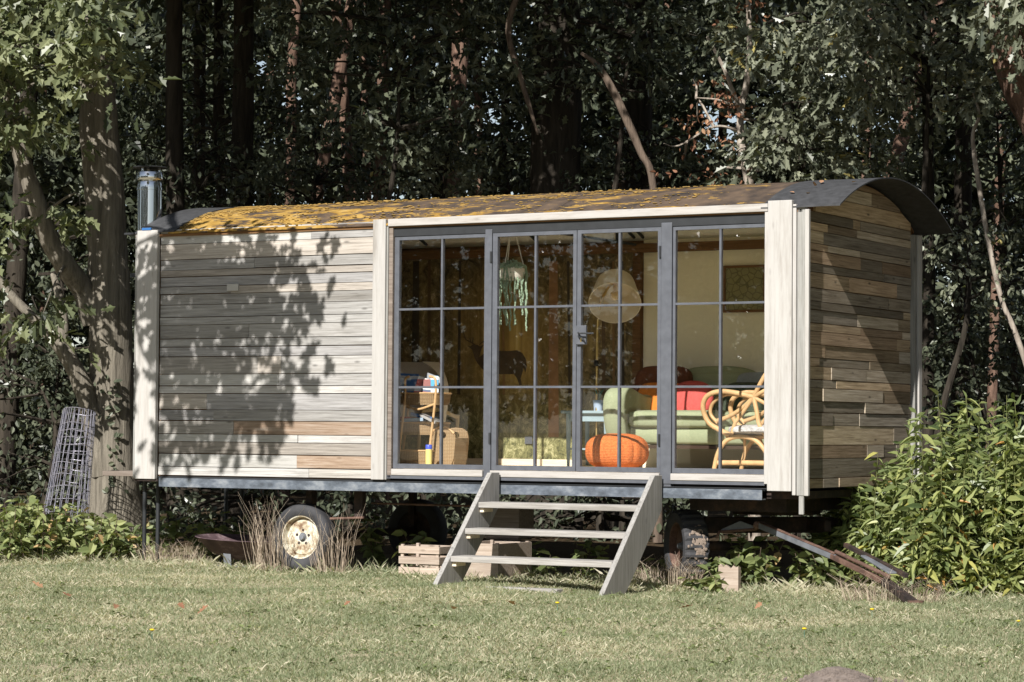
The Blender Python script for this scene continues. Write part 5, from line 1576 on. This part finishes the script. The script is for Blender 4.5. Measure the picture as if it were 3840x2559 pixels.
spots = [(860, 1230, 22.6, .42, 'round leaved bramble shoot under the wagon right of the rear wheel'), (965, 1240, 22.0, .30, 'young leafy weed growing behind the slatted crate'), (1265, 1290, 21.2, .26, 'weed behind the lowest tread near the middle of the steps'), (1345, 1290, 21.0, .30, 'weed seen between the lower two treads of the steps'),
         (1190, 1290, 21.4, .22, 'small weed behind the left half of the lowest tread'), (1470, 1290, 20.9, .20, 'small weed behind the right stringer'), (1660, 1300, 20.0, .24, 'weed growing in front of the turned wheel'), (1705, 1300, 20.2, .42, 'tall seedling left of the drawbar'), (1760, 1300, 20.0, .36, 'leafy weed under the start of the drawbar'), (1830, 1310, 20.0, .34, 'broad leaved weed in the shade under the drawbar'),
         (1900, 1320, 19.6, .26, 'yellowish weed below the middle of the drawbar'), (1620, 1330, 19.4, .14, 'pale yellow seedling beside the board stub'), (390, 1230, 23.4, .42, 'weed under the left end of the wagon behind the thin legs'), (470, 1230, 23.6, .46, 'taller weed between the thin legs and the fire bowl'), (540, 1240, 24.0, .40, 'weed in the shade behind the fire bowl'), (1560, 1290, 21.0, .22, 'weed between the steps and the turned wheel')]
for (px, py, dep, h, lab) in spots:
    g = at(px, py, dep); g.z = 0
    mb, me = weed([(g, h)] * 2, 3, h, .115, .0)
    t = thing('weed', lab, 'weed', tuple(g), 'weeds under the wagon')
    link('leaves', me, t)
    mb.build('stems', MAT['bark_twig'], t)
# dry stalks by the rear wheel
MAT['straw'] = leafmat('dry_straw', [(.0, (.17, .125, .095)), (.5, (.33, .26, .20)), (1.0, (.50, .42, .33))], .8, .15)
def straw_tuft(label, x0, x1, y, n, h):
    pos, sz, ld = [], [], []
    for i in range(n):
        x = random.uniform(x0, x1)
        pos.append((x, y + random.gauss(0, .05), 0)); sz.append(random.uniform(.4, 1.0) * h)
        ld.append((random.gauss((x - (x0 + x1) / 2) * 1.2, .16), random.gauss(-.08, .12), 1))
    me = bpy.data.meshes.new('stalks')
    vs_, fs_, lc = [], [], []
    for p, s, d_ in zip(pos, sz, ld):
        p = Vector(p); d_ = Vector(d_).normalized(); side = Vector((random.uniform(-1, 1), random.uniform(-1, 1), 0)).normalized() * random.uniform(.0011, .0026)
        n0 = len(vs_)
        m_ = p + d_ * s * .6
        e = p + d_ * s + Vector((random.gauss(0, .09), random.gauss(0, .05), -random.random() ** 3 * .35 * s))
        vs_ += [p - side, p + side, m_ - side * .8, m_ + side * .8, e - side * .4, e + side * .4]
        fs_ += [(n0, n0 + 1, n0 + 3, n0 + 2), (n0 + 2, n0 + 3, n0 + 5, n0 + 4)]
        lc += [random.random()] * 6
    me.from_pydata([tuple(v) for v in vs_], [], fs_)
    a_ = me.attributes.new('lc', 'FLOAT', 'POINT'); a_.data.foreach_set('value', lc)
    me.materials.append(MAT['straw'])
    t = thing('dry_grass', label, 'dry grass', ((x0 + x1) / 2, y, 0), 'dry grass by the wheels')
    link('stalks', me, t)
straw_tuft('tall dry stalks in front of the left of the rear wheel', -5.22, -4.88, .06, 120, .72)
straw_tuft('tall dry stalks at the right of the rear wheel', -4.60, -4.24, .10, 85, .64)
straw_tuft('short dry grass under the turned front wheel', -1.55, -1.0, .25, 240, .28)
straw_tuft('dry grass round the drawbar coupling', .55, 1.3, -.55, 240, .25)
straw_tuft('dry grass under the left end of the wagon', -6.5, -5.9, .2, 240, .26)

# ------------------------------------------------------------------ ground and grass
def ground_mat():
    t = NT('lawn_soil')
    n = t.noise(t.pos((.9, .9, .9)), 1, 5)
    n2 = t.noise(t.pos((30, 30, 30)), 1, 4)
    c = t.mix(t.ramp(n, [(.4, 0), (.6, 1)]), (.32, .285, .18), (.44, .385, .27))
    c = t.mix(t.ramp(n2, [(.35, .4), (.6, 0)]), c, (.15, .13, .08))
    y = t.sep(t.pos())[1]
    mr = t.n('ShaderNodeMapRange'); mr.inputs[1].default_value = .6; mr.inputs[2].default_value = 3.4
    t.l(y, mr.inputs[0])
    c = t.mix(mr.outputs[0], c, t.ramp(n2, [(.3, (.03, .022, .014)), (.7, (.085, .06, .036))]))  # wood floor soil; its dark tone also paints the shade under the wagon
    t.set(Base_Color=c, Roughness=1.0, Specular_IOR_Level=.05)
    t.bump(n2, .8, .03)
    return t.m
mb = MB()
def gz(x, y): return .016 * math.sin(x * 1.7 + y * .9) + .012 * math.sin(x * 3.1 - y * 2.3 + 1) - .012
xs = sorted(set([-600, -300, -120, -60, -30] + list(np.arange(-16, 12.01, .5)) + [20, 40, 80, 200, 600]))
ysg = sorted(set([-600, -300, -120, -60, -30] + list(np.arange(-20, 10.01, .5)) + [15, 25, 45, 80, 160, 400, 800]))
vv = [(x, y, gz(x, y) if (-16 < x < 12 and -20 < y < 10) else -.012) for x in xs for y in ysg]
ny = len(ysg)
ff = [(i * ny + j, (i + 1) * ny + j, (i + 1) * ny + j + 1, i * ny + j + 1) for i in range(len(xs) - 1) for j in range(ny - 1)]
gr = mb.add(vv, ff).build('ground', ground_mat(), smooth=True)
tag(gr, 'flat lawn and wood floor', kind='structure')

MAT['grass'] = leafmat('grass_blade', [(.0, (.125, .155, .080)), (.35, (.25, .280, .165)), (.6, (.37, .38, .255)), (.8, (.51, .465, .345)), (1.0, (.63, .575, .445))], .6, .45)
def noise2(x, y):
    return (np.sin(x * 1.9 + 1.3 * np.sin(y * 1.1)) + np.sin(y * 2.3 + 1.7 * np.sin(x * .8 + 2)) + .8 * np.sin(x * 4.1 - y * 3.7) + .6 * np.sin(7.3 * x + 5.9 * y + 1)) / 3.4
def blades():
    N = 1150000
    # lawn: uniform over the ground strip in front of and around the wagon
    dep = np.sqrt(RNG.uniform(10.4 ** 2, 25.5 ** 2, N))
    lat = RNG.uniform(-.27, .36, N) * dep
    keep = RNG.random(N) < np.clip(1.25 - (dep - 11) * .045, .45, 1)
    dep, lat = dep[keep], lat[keep]
    cy, sy = math.cos(YAW), math.sin(YAW)
    x = CAM.x - sy * dep + cy * lat
    y = CAM.y + cy * dep + sy * lat
    n = noise2(x, y)
    lim = .75 + .35 * n + np.where(x < -6.3, .1, 0) + np.where(x > 0, -.35, 0)
    bare = noise2(x * 1.6 + 3.1, y * 2.6 - 4.2) + .5 * noise2(x * 6, y * 7)
    ok = (y < lim) & ((bare < .78) | (RNG.random(len(x)) < .28))
    x, y, n = x[ok], y[ok], n[ok]
    M = len(x)
    edge = np.clip(1 - np.abs(y - .25) / .8, 0, 1)          # longer grass along the wagon
    n3 = noise2(x * 2.3 + 5, y * 2.3 + 9)
    straw_p = np.clip(.32 + .46 * n + .28 * n3 + .35 * edge + np.where(x < -4.6, .12, 0) - np.where(x > 1.2, .1, 0), .05, .95)
    is_straw = RNG.random(M) < straw_p
    lc = np.where(is_straw, RNG.uniform(.62, 1.0, M), RNG.uniform(.05, .60, M) + .06 * n3)
    h = RNG.gamma(3.0, .0052, M) * (1 + .45 * n3) + .008
    h = h * (1 + edge * 3.2 * RNG.random(M) ** 2)
    h = np.clip(h, .012, .22)
    lean = RNG.normal(0, 1, (M, 2)) * np.where(is_straw, 1.4, .85)[:, None]
    ang = RNG.uniform(0, 6.283, M)
    wd_ = RNG.uniform(.0016, .0034, M)
    z = np.zeros(M)
    z = .016 * np.sin(x * 1.7 + y * .9) + .012 * np.sin(x * 3.1 - y * 2.3 + 1) - .014
    b = np.stack([x, y, z], 1)
    s = np.stack([np.cos(ang), np.sin(ang), np.zeros(M)], 1) * wd_[:, None]
    d_ = norm(np.stack([lean[:, 0], lean[:, 1], np.ones(M)], 1)) * h[:, None]
    m_ = b + d_ * .6 + np.array((0, 0, 1)) * h[:, None] * .10
    e = b + d_ * 1.05
    co = np.stack([b - s, b + s, m_ + s * .9, e], 1).reshape(-1, 3)
    loops = (np.arange(M)[:, None] * 4 + np.arange(4)[None, :]).reshape(-1)
    me = bpy.data.meshes.new('grass')
    me.vertices.add(len(co)); me.vertices.foreach_set('co', co.astype(np.float32).ravel())
    me.loops.add(len(loops)); me.loops.foreach_set('vertex_index', loops.astype(np.int32))
    me.polygons.add(M); me.polygons.foreach_set('loop_start', (np.arange(M) * 4).astype(np.int32))
    a_ = me.attributes.new('lc', 'FLOAT', 'POINT'); a_.data.foreach_set('value', np.repeat(lc, 4).astype(np.float32))
    me.materials.append(MAT['grass'])
    me.update(calc_edges=True)
    return me
g = link('grass', blades())
tag(g, 'short green and straw coloured lawn grass', 'grass', kind='stuff')

# fallen leaves, dandelions, mole hill
def gp(nx, ny_): return onplane(nx, ny_, 2, .02)
FL = ((1930, 2285, .13, 'largest curled brown leaf on the lawn in front of the steps'), (1700, 2302, .10, 'pale brown leaf on the lawn left of the largest one by the steps'), (2545, 2296, .12, 'orange brown leaf on the lawn right of the steps'), (690, 2300, .09, 'left of two brown leaves on the lawn below the fire bowl'), (740, 2320, .10, 'right of two brown leaves on the lawn below the fire bowl'),
      (120, 2195, .10, 'leftmost brown leaf on the lawn near the weeds'), (235, 2236, .10, 'brown leaf on the lawn, second from the left edge'), (430, 2300, .09, 'brown leaf on the lawn, third from the left edge'), (1290, 2288, .07, 'small brown leaf on the lawn below the rear wheel'), (2830, 2300, .07, 'small brown leaf on the lawn below the board stub'), (3366, 2460, .07, 'rightmost small brown leaf on the lawn'), (1575, 2100, .08, 'brown leaf lying against the slatted crate'))
for i, (nx, ny_, s, lab) in enumerate(FL):
    p = gp(nx, ny_) + Vector((0, 0, .03))
    me = leaf_mesh('fallen_leaf', [(0, 0, 0)], [s], 'oak', MAT['dry_leaf'], 1.0, .35, lc=np.array([random.uniform(.4, 1)]), fold=.5, droop=-.3)
    o = link('fallen_leaf', me, None, Matrix.Translation(p))
    tag(o, lab, 'leaf', 'fallen leaves on the lawn')
MAT['petal'] = plain('yellow_petal', (.75, .52, .02), .6, 0, .1)
for nx, ny_, lab in ((570, 2385, 'tiny yellow flower in the lawn, the leftmost'), (2090, 2280, 'tiny yellow flower in the lawn in front of the steps'), (3016, 2380, 'tiny yellow flower in the lawn below the drawbar, nearer the camera'), (3818, 2350, 'tiny yellow flower in the lawn at the right edge'), (3270, 2305, 'tiny yellow flower in the lawn just below the drawbar coupling')):
    p = gp(nx, ny_)
    t = thing('dandelion', lab, 'flower', (p.x, p.y, 0), 'yellow flowers in the lawn')
    MB().tube([(p.x, p.y, 0), (p.x, p.y, .05)], .002, 5).build('stem', MAT['aloe'], t)
    MB().lathe([(.001, .048), (.010, .05), (.015, .056), (.012, .060), (.001, .062)], Matrix.Translation((p.x, p.y, 0)), 10).build('flower_head', MAT['petal'], t, smooth=True)
mh = MB()
p = gp(3140, 2535)
prof = [(.001, .055), (.05, .05), (.10, .033), (.15, .012), (.19, -.01)]
mh.lathe(prof, Matrix.Translation((p.x, p.y, 0)), 20)
for i in range(520):
    a, r = random.random() * 6.283, abs(random.gauss(0, .095))
    zz = float(np.interp(r, [0, .05, .10, .15, .19], [.055, .05, .033, .012, -.005]))
    mh.ball((p.x + r * math.cos(a), p.y + r * math.sin(a), zz), random.uniform(.004, .014), 5, 4)
o = mh.build('mole_hill', plain('grey_soil', (.19, .155, .135), 1.0, 0, .4, 30, bump=.5), smooth=True)
tag(o, 'small heap of grey crumbly soil in the lawn at the lower right', 'mole hill')

# ------------------------------------------------------------------ the row of trees across the field, mirrored in the panes
cen = []
for i in range(150):
    a, r = random.random() * 6.283, 4.0 * math.sqrt(random.random())
    z = random.uniform(2.0, 13.0)
    r *= .55 + .45 * math.sin(math.pi * min(max((z - .5) / 13, 0), 1))
    cen.append((r * math.cos(a), r * math.sin(a), z))
pos, tone, off = clusters(cen, 45, .8)
crown_me = leaf_mesh('crown', pos, RNG.uniform(.30, .50, len(pos)), 'kite', MAT['dull_leaf'], .6, .8, lc=tone)
trunk_me = MB().tube(bez([(0, 0, -.1), (.1, 0, 3), (-.1, .1, 7), (0, 0, 12)], 5), lerp_list([.35, .28, .2, .06], 16), 10).mesh('trunk', MAT['bark_dark'], True)
for i in range(20):
    row = i % 2
    x = -74 + i * 4.6 + random.uniform(-1.2, 1.2)
    y = -60 - 7 * row + .12 * abs(x + 36)
    t = bpy.data.objects.new('field_tree', None); COL.objects.link(t)
    t.location = (x, y, 0); t.rotation_euler = (0, 0, i * 1.7); t.scale = (1, 1, random.uniform(.8, 1.15))
    tag(t, 'round leafy tree across the field behind the camera, %s from the left' % ORD[i], 'tree', 'trees across the field')
    for nm, me in (('trunk', trunk_me), ('crown', crown_me)):
        o = bpy.data.objects.new(nm, me); COL.objects.link(o); o.parent = t

# ------------------------------------------------------------------ moss cushions and litter on the roof
mb = MB()
for i in range(2200):
    x = -6.05 + 5.0 * random.random() ** 1.9
    y = random.uniform(-.02, 1.15)
    if math.sin(x * 5.1 + 2.0 * math.sin(y * 7)) + math.sin(x * 2.3 - y * 9) < -.1: continue
    s = random.uniform(.004, .013)
    mb.ball((x, y, arc(y, .004)), (s * random.uniform(1, 2.2), s * 1.3, s * .55), 6, 4)
MAT['moss'] = plain('golden_moss', (.40, .255, .075), 1.0, 0, .5, 9, c2=(.13, .09, .03))
tag(mb.build('moss', MAT['moss'], deck, smooth=True), kind='stuff')
for nx, ny_, s, lab in ((2962, 724, .06, 'dry leaf lying low on the black sheet at the right end of the roof'), (3028, 728, .06, 'pale dry leaf in the middle of the black roof sheet'), (3078, 692, .07, 'orange dry leaf near the top of the black roof sheet'), (3055, 704, .07, 'twig-like dry leaf on the black roof sheet'), (3195, 690, .06, 'dry leaf close to the overhanging edge of the roof')):
    v = FW + RT * ((nx - 1920) / FPX) - UPV * ((ny_ - 1279.5) / FPX)
    p = None
    for k_ in range(400):
        q = CAM + v * (18.5 + k_ * .006)
        if -.06 < q.y < 1.4 and q.z < arc(q.y, .012): p = q; break
    if p is None: continue
    me = leaf_mesh('fallen_leaf', [(0, 0, 0)], [s], 'oval', MAT['dry_leaf'], 1.0, .3, lc=np.array([.9]), fold=.4, droop=-.2)
    tag(link('fallen_leaf', me, None, Matrix.Translation(p + Vector((0, 0, .012)))), lab, 'leaf', 'dry leaves on the roof')

# ------------------------------------------------------------------ small broad leaves in the lawn
lp_, ls_, ld_ = [], [], []
for i in range(420):
    dep = random.uniform(11.8, 19.5); lat = random.uniform(-.22, .22) * dep
    x = CAM.x - math.sin(YAW) * dep + math.cos(YAW) * lat; y = CAM.y + math.cos(YAW) * dep + math.sin(YAW) * lat
    if y > -.2: continue
    for j in range(random.randint(3, 7)):
        a = j * 1.3 + i
        lp_.append((x + random.gauss(0, .012), y + random.gauss(0, .012), gz(x, y) + random.uniform(.008, .03)))
        ls_.append(random.uniform(.018, .045)); ld_.append((math.cos(a), math.sin(a), .25))
o = link('lawn_weeds', leaf_mesh('lawn_weeds', lp_, ls_, 'oval', MAT['weed_leaf'], 1.0, .3, tdir=np.array(ld_) * 1.5, lc=RNG.uniform(.1, .6, len(lp_))))
tag(o, 'small broad leaved clover and daisies scattered through the lawn', 'lawn weeds', kind='stuff')

# ------------------------------------------------------------------ unseen wood edge right and left of the picture, trees added to darken the gable
for i, (x, y, s, lab) in enumerate(((6.5, 5.5, .8, 'leafy tree at the edge of the wood just out of the picture at the right'), (9.5, 1.5, .85, 'nearer leafy tree out of the picture at the right'), (12.5, 6.5, 1.0, 'farther leafy tree out of the picture at the right'), (5.0, 12.5, 1.0, 'leafy tree deep in the wood out of the picture at the right'), (14.5, -3.5, .9, 'leafy tree by the lawn far out of the picture at the right'), (-17.5, 4.5, 1.0, 'leafy tree out of the picture at the left'), (-20.5, -2.5, .9, 'leafy tree by the lawn out of the picture at the left'))):
    t = bpy.data.objects.new('edge_tree', None); COL.objects.link(t)
    t.location = (x, y, 0); t.rotation_euler = (0, 0, i * 1.1); t.scale = (.85, .85, s)
    tag(t, lab, 'tree', 'trees at the edge of the wood')
    for nm, me in (('trunk', trunk_me), ('crown', crown_me)):
        o = bpy.data.objects.new(nm, me); COL.objects.link(o); o.parent = t
